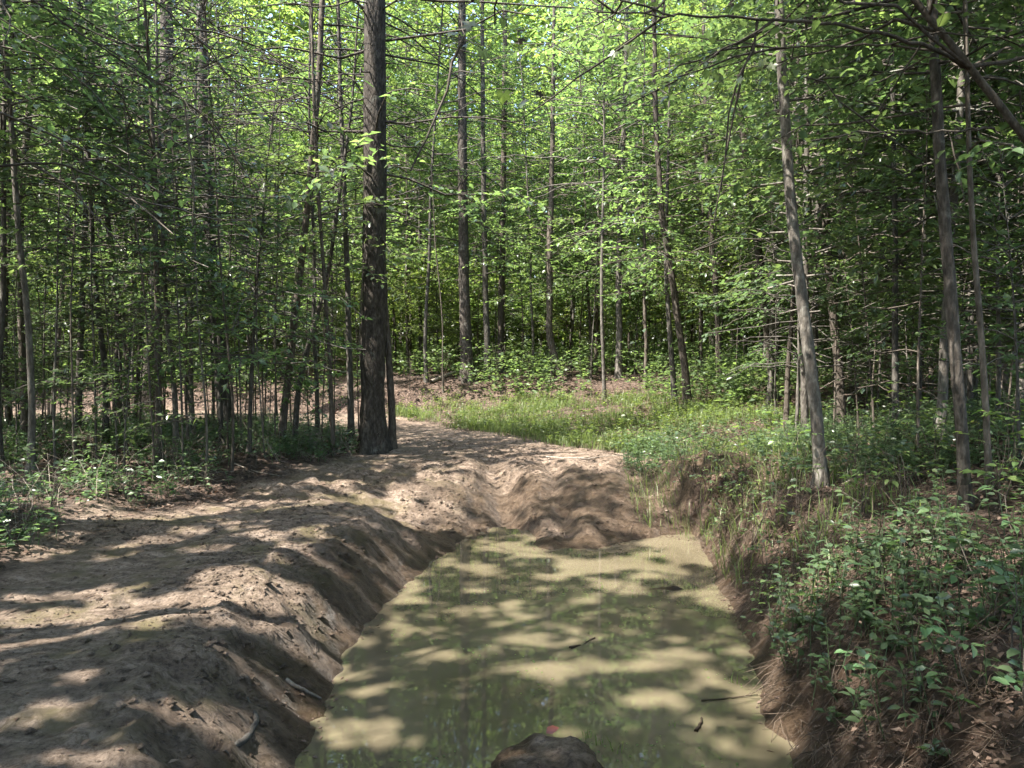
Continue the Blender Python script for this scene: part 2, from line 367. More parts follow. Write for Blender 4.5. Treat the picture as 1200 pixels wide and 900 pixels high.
def covers(x, y, z):
    le = line_x(y, LEFT_EDGE) + .5 * fbm(x * .9, y * .9, 71, 3); isl = sstep(-.25, .35, le - x) * (1 - sstep(14.4, 15.2, y))
    rf = line_x(y, RIGHT_FOOT) + .3 * fbm(x * 1.1, y * 1.1, 72, 3); rgt = sstep(-.1, .35, x - rf)
    rgt = np.where(y < 8.5, np.maximum(rgt, .85 * sstep(1.2, 1.6, x + .3 * fbm(x * 2, y * 2, 75, 2)) * sstep(-.42, -.22, z + .08 * fbm(x * 5, y * 5, 76, 2))), rgt)
    back = sstep(18.6, 19.6, y)
    lit = np.maximum.reduce([isl, rgt, back])
    lit = np.where((x < -9) & (y < 15), np.maximum(lit, sstep(-9, -10, x)), lit)
    d = poly_sd(x, y, PUD)
    damp = (1 - sstep(.15, .72, d + .22 * fbm(x * 1.7, y * 1.7, 73, 3))) * (1 - .1 * sstep(7.5, 8.5, y))
    damp = np.maximum(damp, .9 * sstep(7.6, 8.2, y) * (1 - sstep(9.3, 10.6, y + .5 * fbm(x * 1.5, y * 1.5, 77, 2))) * sstep(-1.3, -.6, x) * sstep(-.15, .5, .6 + fbm(x * 2, y * 2, 78, 2)))
    damp = np.maximum(damp, .9 * sstep(1.0, 1.4, x) * (y < 8.3) * (1 - sstep(.5, 1.0, d)))
    pm = on_plane(640, 880, ZW); damp = damp * (1 - .95 * gauss(np.hypot((x - pm[0]) / .42, (y - pm[1]) / .36), 1.0) * sstep(-.42, -.36, z))
    damp = np.maximum(damp, .4 * sstep(.15, .7, fbm(x * .9, y * 1.3, 74, 4)))
    moss = (1 - lit) * sstep(13, 9, y) * sstep(.4, -1.0, x + .3)
    return lit, moss, np.clip(damp, 0, 1)
lit_, moss_, damp_ = covers(x, y, GZ.ravel())
ca = me.color_attributes.new('cover', 'FLOAT_COLOR', 'POINT')
ca.data.foreach_set('color', np.stack([lit_, moss_, damp_, np.ones_like(x)], -1).astype(np.float32).ravel())
g = link('ground', me, M_ground); g['kind'] = 'structure'
wx = np.linspace(-1.9, 2.6, 60); wy = np.linspace(1.6, 9.2, 100); WX, WY = np.meshgrid(wx, wy)
ii = (np.arange(99)[:, None] * 60 + np.arange(59)[None, :]).ravel(); F = np.stack([ii, ii + 1, ii + 61, ii + 60], -1)
keep = poly_sd(WX, WY, PUD).ravel() < .5; F = F[keep[F].all(1)]
me = new_mesh('puddle_water', np.stack([WX, WY, np.full_like(WX, ZW)], -1).reshape(-1, 3), F.ravel(), np.full(len(F), 4))
wo = link('puddle_water', me, M_water); wo['kind'] = 'structure'

# ------------------------------------------------------------------ gaps cut into the crowns along the sun's path to place ground sun patches
MX0, MX1, MY0, MY1, MS = -32, 30, -1, 48, .06
mx = np.arange(MX0, MX1, MS); my = np.arange(MY0, MY1, MS); QX, QY = np.meshgrid(mx, my)
def blob(px, py, hx, hy, z=0):
    c = on_plane(px, py, z)[:2]; rx = abs(on_plane(px + hx, py, z)[0] - c[0]); ry = abs(on_plane(px, py - hy, z)[1] - on_plane(px, py + hy, z)[1]) / 2
    return gauss(np.hypot((QX - c[0]) / rx, (QY - c[1]) / ry), 1.0)
nz = fbm(QX * .8 + 3, QY * .8, 81, 2) * .38 + np.where(QY < 12, fbm(QX * 3.4, QY * 4.6 + 5, 83, 2), fbm(QX * 2.4, QY * 2.4 + 5, 84, 2)) * .95
bias = np.full(QX.shape, -.05)
track = (QX > line_x(QY, LEFT_EDGE)) & (QX < line_x(QY, RIGHT_FOOT) + .5)
bias = np.where(track, -.40, bias)
bias = np.where(QY > 15, .05, bias)
bias = np.where(QY < 5, -.5, bias)
ZMIN = np.where(track | (QX > 1.2) & (QY < 8), .9, 2.9)
bias = np.where(QY < 2, -.9, bias)
foot_ = QX - line_x(QY, RIGHT_FOOT)
bias = np.where((foot_ > -.2) & (foot_ < 4.5) & (QY > 10.5) & (QY < 19), .22, bias)
ZMIN = np.where((foot_ > -.5) & (foot_ < 4.5) & (QY > 8) & (QY < 19), .9, ZMIN)
ZMIN = np.where((QY > 15) & (QY < 19.5) & (QX < 0), .9, ZMIN)
ZMIN = np.where(QY > 20, 4.5, ZMIN)
bias = np.where((QX > 1.4) & (QY < 7), -.62, bias)
bias = np.where((QX > 3.2) & (QY > 7) & (QY < 18), np.maximum(bias, .12), bias)
for px, py, hx, hy, k in [(110, 860, 160, 60, .6), (60, 640, 70, 20, .3), (150, 730, 230, 40, 1.3), (60, 690, 120, 14, .5), (330, 790, 60, 40, .55), (250, 600, 170, 14, .35), (420, 580, 130, 16, .55), (300, 690, 60, 14, .4),
                          (770, 585, 40, 26, .7), (560, 555, 60, 10, .5), (545, 502, 90, 18, 1.3), (385, 495, 50, 14, 1.2), (130, 491, 110, 8, .9),
                          (500, 560, 60, 14, .3)]:
    bias = bias + k * blob(px, py, hx, hy)
for px, py, hx, hy, k in [(480, 800, 140, 60, .2), (820, 830, 110, 50, .6), (600, 770, 260, 80, .1), (770, 660, 90, 30, .6), (560, 690, 70, 50, -.5)]:
    bias = bias + k * blob(px, py, hx, hy, ZW)
for px, py, hx, hy, k in [(610, 500, 110, 26, 1.4), (740, 478, 90, 16, 1.1), (830, 470, 60, 16, 1.2), (840, 520, 60, 30, .8), (880, 510, 60, 24, .7), (700, 512, 80, 14, -.5)]:
    c = to_ground(px, py); bias = bias + k * blob(px, py, hx, hy, c[2])
for px, py, hx, hy, k in [(910, 630, 60, 40, .5), (980, 700, 60, 30, .4), (1090, 650, 60, 20, .35), (1150, 590, 80, 20, .4), (1000, 860, 60, 30, .5)]:
    c = to_ground(px, py); bias = bias + k * blob(px, py, hx, hy, c[2])
LIT = (nz + bias) > 0
print('lit share of the track', LIT[track & (QY > 3) & (QY < 11)].mean())
def sunlit(Pw):
    s = (Pw[:, 2]) / SUN[2]; qx = Pw[:, 0] - SUN[0] * s; qy = Pw[:, 1] - SUN[1] * s
    i = ((qx - MX0) / MS).astype(int); j = ((qy - MY0) / MS).astype(int)
    ok = (i >= 0) & (i < len(mx)) & (j >= 0) & (j < len(my)) & (Pw[:, 2] > .9)
    r = np.zeros(len(Pw), bool); r[ok] = LIT[j[ok], i[ok]] & (Pw[ok, 2] > ZMIN[j[ok], i[ok]])
    return r

# ------------------------------------------------------------------ trees
def cat(*a): return {k: np.concatenate([q[k] for q in a]) for k in a[0]}
def sprays(rg, B, blen, twigs, leafL, lsp=.075, tw_sp=.15, tw_k=.42, tilt=.28, ratio=.6, bare=.15):
    """leafy side twigs on the branch polylines B (n,6,3); returns leaf arrays"""
    n = len(B); seg = B.shape[1] - 1
    TB, TD, TL = [], [], []
    for i in range(n):
        L = blen[i]; k = max(3, int(L * (1 - bare) / tw_sp)); s = bare + (1 - bare) * (np.arange(k) + rg.random(k) * .7) / k
        f = np.clip(s * seg, 0, seg - 1e-4); j = f.astype(int); u = (f - j)[:, None]
        base = B[i, j] * (1 - u) + B[i, j + 1] * u; tan = unit(B[i, j + 1] - B[i, j])
        side = unit(np.cross(tan, np.array([0, 0, 1.]) + rg.normal(0, .15, 3))) * np.where(np.arange(k) % 2, 1, -1)[:, None]
        a = rg.uniform(.6, 1.15, k)[:, None]
        d = unit(tan * np.cos(a) + side * np.sin(a) + rg.normal(0, .16, (k, 3)) + np.array([0, 0, .05]))
        TB.append(base); TD.append(d); TL.append((tw_k * L * (1 - .72 * s) + .10) * rg.uniform(.6, 1.25, k))
    TB = np.concatenate(TB); TD = np.concatenate(TD); TL = np.concatenate(TL)
    droop = np.array([0, 0, -.12])
    mid = TB + TD * TL[:, None] * .55; tip = TB + TD * TL[:, None] + droop * TL[:, None]
    prisms(twigs, TB, mid, .0035, .0025); prisms(twigs, mid, tip, .0025, .0015)
    k = np.maximum(2, (TL / lsp)).astype(int); idx = np.repeat(np.arange(len(TL)), k)
    st = np.concatenate([[0], np.cumsum(k)[:-1]]); loc = np.arange(len(idx)) - st[idx]
    f = (.15 + .85 * (loc + rg.random(len(idx)) * .8) / k[idx])
    P = TB[idx] + TD[idx] * (TL[idx] * f)[:, None] + droop * (TL[idx] * f * f)[:, None]
    m = len(idx)
    side = unit(np.cross(TD[idx], [[0, 0, 1.]])) * np.where(loc % 2, 1, -1)[:, None]
    D = unit(TD[idx] * .7 + side * .8 + rg.normal(0, .35, (m, 3)) + np.array([0, 0, -.12]))
    Nn = unit(np.array([0, 0, 1.]) + rg.normal(0, tilt, (m, 3)))
    L = leafL * rg.uniform(.6, 1.25, m)
    return dict(P=P, D=D, N=Nn, L=L, W=L * ratio * rg.uniform(.8, 1.15, m))
def branches(rg, path, z0, z1, nb, bl, elev=(.1, .7), shape='dome', droop=.25):
    """branch polylines off a trunk path (local coords)"""
    zz = np.sort(z0 + (z1 - z0) * rg.random(nb)); t = (zz - z0) / (z1 - z0 + 1e-6)
    base = np.stack([np.interp(zz, path[:, 2], path[:, k]) for k in range(3)], -1)
    az = np.arange(nb) * 2.39996 + rg.uniform(0, 6.28) + rg.normal(0, .4, nb)
    if shape == 'dome': ln = bl * np.sqrt(np.clip(1 - (1.5 * t - .55) ** 2, .12, 1))
    else: ln = bl * (1 - .65 * t)
    ln = ln * rg.uniform(.55, 1.2, nb)
    e = elev[0] + (elev[1] - elev[0]) * t + rg.normal(0, .15, nb)
    d = np.stack([np.cos(az) * np.cos(e), np.sin(az) * np.cos(e), np.sin(e)], -1)
    s = np.linspace(0, 1, 6)
    B = base[:, None] + d[:, None] * (s[None, :, None] * ln[:, None, None])
    B[:, :, 2] -= droop * (s[None] ** 2) * ln[:, None]
    B[:, 1:] += np.cumsum(rg.normal(0, .035, (nb, 5, 3)), 1) * ln[:, None, None]
    return B, ln
def branch_tubes(limbs, B, ln, k=.0062, thin=None):
    n, m = B.shape[:2]
    for j in range(m - 1):
        if thin is not None and j > 0: limbs = thin
        a = (1 - j / (m - .6)); b = (1 - (j + 1) / (m - .6))
        prisms(limbs, B[:, j], B[:, j + 1], .004 + k * ln * a, .004 + k * ln * b, 4)
def trunk_mesh(name, path, r0, r1, sides=10, wob=.06, seed=0, flare=.5):
    s = np.concatenate([[0], np.cumsum(np.linalg.norm(np.diff(path, axis=0), axis=1))])
    n = max(8, int(s[-1] / .22)); n = min(n, 90); u = s[-1] * (np.linspace(0, 1, n) ** 1.25)
    # smooth interpolation of the path
    P = np.stack([np.interp(u, s, path[:, k]) for k in range(3)], -1)
    for _ in range(3):
        Q = P.copy(); Q[1:-1] = (P[:-2] + 2 * P[1:-1] + P[2:]) / 4; P = Q
    rg = np.random.default_rng(seed)
    P[1:-1, :2] += np.cumsum(rg.normal(0, .006, (n - 2, 2)), 0) * min(1, r0 * 8)
    hh = u / s[-1]; R = r0 + (r1 - r0) * hh; R = R * (1 + flare * np.exp(-u / (r0 * 2.2 + .05)))
    P = np.vstack([P[0] - np.array([0, 0, .35]), P]); R = np.concatenate([[R[0] * 1.25], R])
    g = Geo(); tube(g, P, R, sides, wob, seed, True, .55 if sides > 13 else 0); return g.mesh(name)

VAR = {}; LEAFN = {}
def variant(kind, i):
    """local trunk, limbs and leaf arrays of one of a few trees of each kind"""
    if (kind, i) in VAR: return VAR[kind, i]
    rg = np.random.default_rng((len(kind) * 7919 + i * 101 + ord(kind[0]) * 31) % 99991)
    if kind == 'canopy':
        H = rg.uniform(17, 22); r0 = rg.uniform(.08, .14); z0 = H * .30; nb, bl, LL, lsp, tws = 80, 3.8, .17, .10, .24
    elif kind == 'understory':
        H = rg.uniform(7.5, 12); r0 = rg.uniform(.035, .06); z0 = rg.uniform(1.5, 2.6); nb, bl, LL, lsp, tws = 110, 2.5, .105, .05, .105
    elif kind == 'pole':
        H = rg.uniform(6.5, 10); r0 = rg.uniform(.025, .05); z0 = H * rg.uniform(.22, .36); nb, bl, LL, lsp, tws = 70, 1.7, .10, .050, .105
    elif kind == 'bushy':
        H = rg.uniform(3.6, 6.0); r0 = rg.uniform(.02, .035); z0 = 1.3; nb, bl, LL, lsp, tws = 80, 1.7, .10, .052, .105
    elif kind == 'whip':
        H = rg.uniform(3.5, 6.0); r0 = rg.uniform(.010, .020); z0 = H * .5; nb, bl, LL, lsp, tws = 14, .7, .085, .06, .12
    else:  # sapling
        H = rg.uniform(2.6, 4.6); r0 = rg.uniform(.012, .022); z0 = .7; nb, bl, LL, lsp, tws = 34, 1.0, .085, .048, .10
    lean = rg.normal(0, .05, 2); n = 11; s = np.linspace(0, 1, n); wig = {'canopy': .5, 'understory': 1.0}.get(kind, 1.6)
    path = np.stack([lean[0] * H * s ** 1.3 + .05 * wig * np.cumsum(rg.normal(0, .35, n)) * (H / 8), lean[1] * H * s ** 1.3 + .05 * wig * np.cumsum(rg.normal(0, .35, n)) * (H / 8), H * s], -1); path[:, :2] -= path[0, :2]
    tm = trunk_mesh('trunk', path, r0, r0 * .18, 8 if r0 < .08 else 12, .06, i + 3)
    B, ln = branches(rg, path, z0, H * .98, nb, bl, (.05, .75), 'dome' if kind not in ('sapling', 'bushy') else 'cone')
    lg = Geo(); tw = Geo(); branch_tubes(lg, B, ln, .0050, tw if kind in ('canopy', 'understory') else None); A = sprays(rg, B, ln, tw, LL, lsp, tws)
    VAR[kind, i] = dict(trunk=tm, limbs=lg, thin=tw, A=A, crown=None, r0=r0, H=H); LEAFN[kind] = len(A['P'])
    return VAR[kind, i]
N_UNIQUE = [0]
def place(kind, i, loc, rot, scale, label, cat_, group, bark, leaf, name):
    v = variant(kind, i)
    e = empty(name, loc, label, cat_, group); e.rotation_euler = (0, 0, rot); e.scale = (scale,) * 3
    t = link('trunk', v['trunk'], bark, e)
    t.material_slots[0].link = 'OBJECT'; t.material_slots[0].material = bark
    A = v['A']; c, s = math.cos(rot), math.sin(rot)
    wf = lambda q: sunlit(q @ np.array([[c, s, 0], [-s, c, 0], [0, 0, 1]]) * scale + np.asarray(loc))
    cut = wf(A['P'] + A['D'] * A['L'][:, None] * .5)
    if cut.mean() > .004:
        N_UNIQUE[0] += 1
        me = crown_mesh('crown', v['limbs'], {k: q[~cut] for k, q in A.items()}, False, v['thin'], wf)
    else:
        if v['crown'] is None: v['crown'] = crown_mesh('crown', v['limbs'], A, False, v['thin'])
        me = v['crown']
    link_crown(me, bark, leaf, e)
    return e

PLACED = []       # x, y of every trunk
def hand(pix, w0, w1, H, label, bark=None, leaf=None, crown='understory', z0=None, nb=30, bl=1.8, name='woodland_tree', group=None, LL=.11, Y=None, sides=10, wob=.06, lsp=.085, tws=.17, catg='tree', elev=(.05, .75), dens=1.7):
    nb = int(nb * dens); lsp /= 1.45; tws /= 1.3
    """a tree whose trunk follows the photo: pix = trunk points from the base up"""
    base = to_ground(*pix[0]) if Y is None else at(*pix[0], Y)
    Yb = base[1]; base[2] = terrain(base[0], base[1])
    pts = [base] + [at(a, b, Yb + .02 * k) for k, (a, b) in enumerate(pix[1:])]
    path = np.array(pts) - base
    if path[-1, 2] < H:
        d = unit(path[-1] - path[-2]); d = unit(d * .6 + np.array([0, 0, .6])); k = (H - path[-1, 2]) / max(d[2], .2)
        path = np.vstack([path, path[-1] + d * k * .5, path[-1] + d * k * .8 + np.array([0, 0, k * .25])])
    rp = Yb / FPX / 2; r0 = w0 * rp; rt = w1 * rp
    vis = path[len(pix) - 1, 2]; rend = max(r0 * .12, r0 + (rt - r0) * (path[-1, 2] / max(vis, .1)) * 1.0) if path[-1, 2] > vis else rt
    rend = max(min(rend, rt), r0 * .12)
    seed = int(abs(pix[0][0]) * 7 + abs(pix[0][1])) % 9973; rg = np.random.default_rng(seed)
    e = empty(name, base, label, catg, group)
    link('trunk', trunk_mesh('trunk', path, r0, rend, sides, wob, seed, .38 if r0 > .05 else .2), bark or M_bark, e)
    z0 = z0 or max(2.0, path[-1, 2] * .3)
    B, ln = branches(rg, path, z0, path[-1, 2] * .98, nb, bl, elev)
    lg = Geo(); tw = Geo(); branch_tubes(lg, B, ln, .0050); A = sprays(rg, B, ln, tw, LL, lsp, tws)
    high = lambda q: sunlit(q + base) & (q[:, 2] > 4.6)
    cut = high(A['P'] + A['D'] * A['L'][:, None] * .5)
    link_crown(crown_mesh('crown', lg, {k: q[~cut] for k, q in A.items()}, LL < .115 and Yb < 12, tw, high), bark or M_bark, leaf or M_leaf, e)
    PLACED.append((base[0], base[1])); return e

hand([(437, 530), (436, 400), (437, 250), (440, 0)], 28, 24, 21, 'broad straight furrowed trunk, the thickest tree, standing at the edge of the track', M_bark_big, crown='canopy', z0=4.2, nb=60, bl=3.6, LL=.15, sides=28, wob=.10, lsp=.15, tws=.3)
hand([(460, 526), (456, 420), (449, 330), (441, 230), (436, 120)], 9, 6, 8, 'thin sapling hugging the side of the thickest trunk next to the track', M_bark, z0=2.6, nb=16, bl=1.2, name='sapling')
hand([(412, 521), (409, 430), (405, 300), (399, 140)], 8, 5, 9, 'slim straight sapling just behind the thickest trunk, on its shady side', M_bark_grey, z0=3, nb=20, bl=1.4, name='sapling')
hand([(391, 535), (387, 430), (378, 300), (372, 210)], 5, 4, 7, 'wiry sapling with a slight bow between thickest trunk and shady thicket', M_bark, z0=2.8, nb=16, bl=1.2, name='sapling')
hand([(172, 489), (184, 345), (194, 220), (197, 60)], 22, 14, 17, 'dark trunk tilting slightly, rising beside the sunny far bend of the trail', M_bark_big, z0=3.2, nb=46, bl=2.8, sides=16, LL=.13, lsp=.12, tws=.25)
hand([(267, 508), (258, 400), (249, 280), (241, 150), (238, 40)], 17, 11, 15, 'lichen-grey straight trunk in the middle of the shady thicket', M_bark_grey, z0=4, nb=40, bl=2.6, sides=14, LL=.14, lsp=.11, tws=.24)
hand([(91, 508), (92, 440), (94, 370), (99, 250)], 8, 6, 9, 'upright grey sapling with bare lower stem against pale trail', M_bark_grey, z0=2.6, nb=24, bl=1.5, name='sapling')
hand([(143, 499), (150, 420), (160, 300), (163, 200)], 6, 4, 8, 'thin dark sapling standing just in front of the tilting dark trunk', M_bark, z0=2.6, nb=20, bl=1.4, name='sapling')
hand([(157, 505), (164, 420), (168, 330)], 5, 4, 7, 'very thin leaning sapling paired with one in front of tilting dark trunk', M_bark, z0=2.4, nb=18, bl=1.2, name='sapling')
hand([(345, 520), (349, 455), (364, 395), (384, 330)], 7, 5, 8, 'pale leaning stem bending towards the thickest trunk', M_bark_pale, z0=3, nb=20, bl=1.4)
hand([(328, 525), (340, 420), (354, 300), (366, 180), (373, 100)], 9, 7, 13, 'brown trunk slanting up through leaves between grey trunk and thickest trunk', M_bark, z0=4, nb=36, bl=2.3, LL=.13, sides=12)
hand([(548, 446), (543, 330), (541, 200), (540, 120)], 14, 10, 17, 'stout straight trunk across the trail at the head of the grassy bank', M_bark_big, z0=2.6, nb=56, bl=2.6, LL=.12, sides=14, lsp=.13, tws=.26)
hand([(571, 440), (568, 350), (566, 200)], 8, 6, 12, 'slender pale-sided trunk close beside the stout trunk behind the grass', M_bark_pale, z0=2.6, nb=40, bl=2.0, LL=.11)
hand([(586, 437), (588, 330), (590, 250), (592, 120)], 8, 6, 13, 'dark narrow trunk, second from the stout trunk behind the grass', M_bark, z0=2.4, nb=46, bl=2.2, LL=.11)
hand([(657, 441), (643, 395), (643, 300), (646, 200)], 9, 6, 12, 'trunk with a kinked, slanting foot behind the grassy bank', M_bark, z0=2.2, nb=46, bl=2.0, LL=.11)
hand([(806, 478), (797, 400), (786, 320), (773, 240), (768, 140)], 9, 6, 11, 'thin trunk at the edge of the grass, taller of a leaning pair', M_bark, z0=2.0, nb=44, bl=1.7, LL=.10)
hand([(791, 475), (784, 400), (779, 310), (781, 240)], 7, 4, 7, 'thinner stem of the leaning pair at the edge of the grass', M_bark_grey, z0=3, nb=18, bl=1.3, name='sapling')
hand([(963, 570), (955, 480), (938, 350), (929, 250), (921, 130), (914, 0)], 14, 10, 14, 'pale lichen-flecked trunk leaning gently over the bank beside the water', M_bark_pale, leaf=M_leaf, z0=3.4, nb=44, bl=2.3, sides=16, LL=.085, lsp=.065, tws=.14)
hand([(988, 510), (980, 400), (970, 310), (966, 200)], 11, 8, 11, 'dark trunk half hidden just behind the pale lichen-flecked trunk', M_bark, z0=3.6, nb=34, bl=2.0, LL=.10, sides=12)
hand([(1046, 480), (1040, 360), (1031, 240), (1018, 130), (1008, 0)], 12, 10, 14, 'dark curving trunk standing between pale trunk and rough brown trunk', M_bark, z0=4.2, nb=36, bl=2.3, LL=.11, sides=12)
hand([(1133, 592), (1121, 450), (1110, 320), (1100, 200), (1090, 40)], 14, 9, 14, 'rough brown trunk rising out of leaf litter on the steep bank', M_bark_big, leaf=M_leaf_d, z0=2.9, nb=46, bl=2.2, sides=16, LL=.085, lsp=.065, tws=.14)
hand([(1160, 578), (1156, 480), (1150, 380), (1140, 260)], 8, 5, 7, 'thin stem pressed close to the rough brown trunk on the bank', M_bark, leaf=M_leaf_d, z0=2.2, nb=24, bl=1.3, LL=.085, name='sapling', lsp=.07)
hand([(1175, 470), (1170, 250), (1165, 0)], 12, 10, 16, 'thick shaded trunk behind the rough brown trunk', M_bark, leaf=M_leaf_d, z0=4.5, nb=36, bl=2.6, LL=.12, sides=12)
hand([(908, 470), (892, 320), (873, 160), (862, 60)], 10, 7, 11, 'narrow trunk leaning away above the grass near red leaves', M_bark, z0=3.6, nb=30, bl=1.9, LL=.12)
hand([(1000, 455), (985, 250), (981, 50)], 9, 7, 12, 'straight slim trunk seen above and behind the dark half hidden trunk', M_bark_grey, z0=4, nb=30, bl=2.0, LL=.13)
hand([(843, 452), (836, 330), (826, 200)], 7, 5, 10, 'slim dark stem behind the sunny end of the grass', M_bark, z0=3.8, nb=26, bl=1.7, LL=.13, name='sapling')
hand([(725, 441), (724, 330), (728, 220)], 8, 6, 12, 'straight stem behind the middle of the grassy bank', M_bark_grey, z0=2.4, nb=44, bl=2.0, LL=.11)
hand([(30, 520), (24, 400), (22, 250), (36, 110)], 9, 7, 10, 'brown stem that forks into leaves near the edge of the thicket', M_bark, z0=2.8, nb=30, bl=1.7, LL=.11)
hand([(60, 500), (70, 380), (78, 250)], 6, 4, 8, 'thin stem between upright grey sapling and forking brown stem', M_bark, z0=2.6, nb=22, bl=1.4, name='sapling')

def overhang(pix_trunk, Yt, limbs_px, label, bark, leaf, r0, r1, LL, H, name='overhanging_tree', dens=1.0, extra=None):
    """a tree rooted beside the view whose long limbs reach over the track"""
    base = pix_trunk[0]; base = np.array([base[0], base[1], terrain(base[0], base[1])])
    path = np.array([base] + [at(a, b, Yt) for a, b in pix_trunk[1:]]) - base
    e = empty(name, base, label, 'tree')
    rg = np.random.default_rng(int(abs(base[0]) * 1000))
    if H > path[-1, 2]: path = np.vstack([path, path[-1] + unit(path[-1] - path[-2]) * (H - path[-1, 2])])
    link('trunk', trunk_mesh('trunk', path, r0, r1, 12, .06, 5, .3), bark, e)
    lg = Geo(); tw = Geo(); As = []
    for pts, Y0, Y1, ra, leafy in limbs_px:
        P = np.array([at(a, b, Y0 + (Y1 - Y0) * k / (len(pts) - 1)) for k, (a, b) in enumerate(pts)]) - base
        s = np.concatenate([[0], np.cumsum(np.linalg.norm(np.diff(P, axis=0), axis=1))]); u = np.linspace(0, s[-1], 26)
        Q = np.stack([np.interp(u, s, P[:, k]) for k in range(3)], -1)
        for _ in range(2):
            R = Q.copy(); R[1:-1] = (Q[:-2] + 2 * Q[1:-1] + Q[2:]) / 4; Q = R
        Q[1:-1] += rg.normal(0, .006, (24, 3))
        bg_ = Geo(); tube(bg_, Q, np.linspace(ra, ra * .3, 26), 7, .05, 3); link('bough', bg_.mesh('bough'), bark, e)
        nb = max(3, int(s[-1] * 3.2)); f = rg.uniform(.15, 1, nb) * 25; j = np.minimum(f.astype(int), 24)
        b0 = Q[j]; tan = unit(Q[j + 1] - Q[j]); d = unit(tan * .6 + rg.normal(0, .6, (nb, 3)) + np.array([0, 0, .05])); ln = rg.uniform(.35, 1.0, nb)
        ss = np.linspace(0, 1, 6)[None, :, None]; B = b0[:, None] + d[:, None] * ss * ln[:, None, None]; B[:, :, 2] -= .2 * ln[:, None] * np.linspace(0, 1, 6) ** 2
        B[:, 1:] += np.cumsum(rg.normal(0, .03, (nb, 5, 3)), 1) * ln[:, None, None]
        branch_tubes(lg, B, ln, .006)
        if leafy: As.append(sprays(rg, B, ln, tw, LL, .085 / leafy, .15, tilt=.35))
    B, ln = branches(rg, path, path[-1, 2] * .45, path[-1, 2], 24, 2.2); branch_tubes(lg, B, ln); As.append(sprays(rg, B, ln, tw, LL * 1.3, .10, .2))
    A = cat(*As); cut = sunlit(A['P'] + A['D'] * A['L'][:, None] * .5 + base)
    link_crown(crown_mesh('crown', lg, {k: q[~cut] for k, q in A.items()}, True, tw, lambda q: sunlit(q + base)), bark, leaf, e)
    return e, base
ov_r, base_r = overhang([(4.9, 4.9), (1330, 330), (1200, 160), (1140, 82), (1073, 0)], 4.9,
         [([(1142, 84), (1090, 55), (1040, 40), (950, 26), (870, 20), (790, 19), (700, 14)], 4.9, 4.6, .015, 1.0),
          ([(1165, 150), (1130, 153), (1060, 156), (990, 168)], 4.9, 4.8, .009, .8),
          ([(1120, 62), (1030, 52), (920, 56), (830, 44), (760, 40)], 4.9, 5.4, .009, 1.0),
          ([(790, 19), (700, -10), (600, -40), (540, 10), (545, 50)], 4.6, 3.4, .007, .9)],
         'dark leaning tree slanting across the upper corner, its long limb sweeping over the track', M_bark, M_leaf, .034, .010, .07, 6.2)
ov_l, base_l = overhang([(-5.6, 6.0), (-180, 300), (-170, 100), (-150, -60)], 6.0,
         [([(-176, 230), (-90, 205), (0, 194), (60, 188), (110, 207), (150, 232), (195, 243)], 6.0, 6.2, .017, .9),
          ([(-172, 120), (-90, 92), (0, 82), (60, 80), (110, 85), (160, 84)], 6.0, 6.3, .012, 1.1),
          ([(-158, -30), (-60, -60), (40, 0), (95, 40), (150, 76), (215, 118), (262, 150)], 6.0, 6.6, .013, 1.1),
          ([(-150, -60), (80, -90), (180, 0), (225, 42), (262, 66), (320, 70)], 6.0, 7.0, .012, 1.1)],
         'slender tree whose arched bare boughs reach over the shady undergrowth', M_bark, M_leaf, .07, .02, .075, 7.5)
# lobed leaves hanging close to the camera
def lobed(name, spots, matl, parent, base, size):
    g = Geo(); rg = np.random.default_rng(5)
    ang = np.radians([-150, -115, -80, -58, -38, -14, 0, 14, 38, 58, 80, 115, 150]); rad = np.array([.35, .62, .45, .85, .5, .62, 1.1, .62, .5, .85, .45, .62, .35])
    for px, py, Y in spots:
        c = at(px, py, Y) - base; d = unit(rg.normal(0, .6, 3) + np.array([0, -.2, -.5])); nn = unit(rg.normal(0, .35, 3) + np.array([0, -.5, .8])); s = unit(np.cross(d, nn)); nn = np.cross(s, d)
        k = size * rg.uniform(.7, 1.2)
        ring = c + k * rad[:, None] * (np.cos(ang)[:, None] * d + np.sin(ang)[:, None] * s) - nn * (k * .25 * rad ** 2)[:, None]
        V = np.vstack([c, ring]); j = np.arange(1, 13)
        g.add(V, np.stack([np.zeros(12, int), j, j + 1], -1))
    return link(name, g.mesh(name, False), matl, parent)
lobed('lobed_leaves', [(530, 38, 3.4), (552, 30, 3.4), (545, 52, 3.45), (566, 60, 3.5), (720, 62, 3.9), (738, 55, 3.9), (752, 66, 4.0), (590, 110, 3.6), (610, 124, 3.6), (878, 85, 4.7), (893, 72, 4.7), (868, 92, 4.7), (905, 76, 4.7)], M_leaf_b, ov_r, base_r, .055)
lobed('withered_leaves', [(610, 35, 3.5), (612, 48, 3.5), (625, 106, 3.6), (632, 108, 3.6)], M_dark_dead, ov_r, base_r, .035)

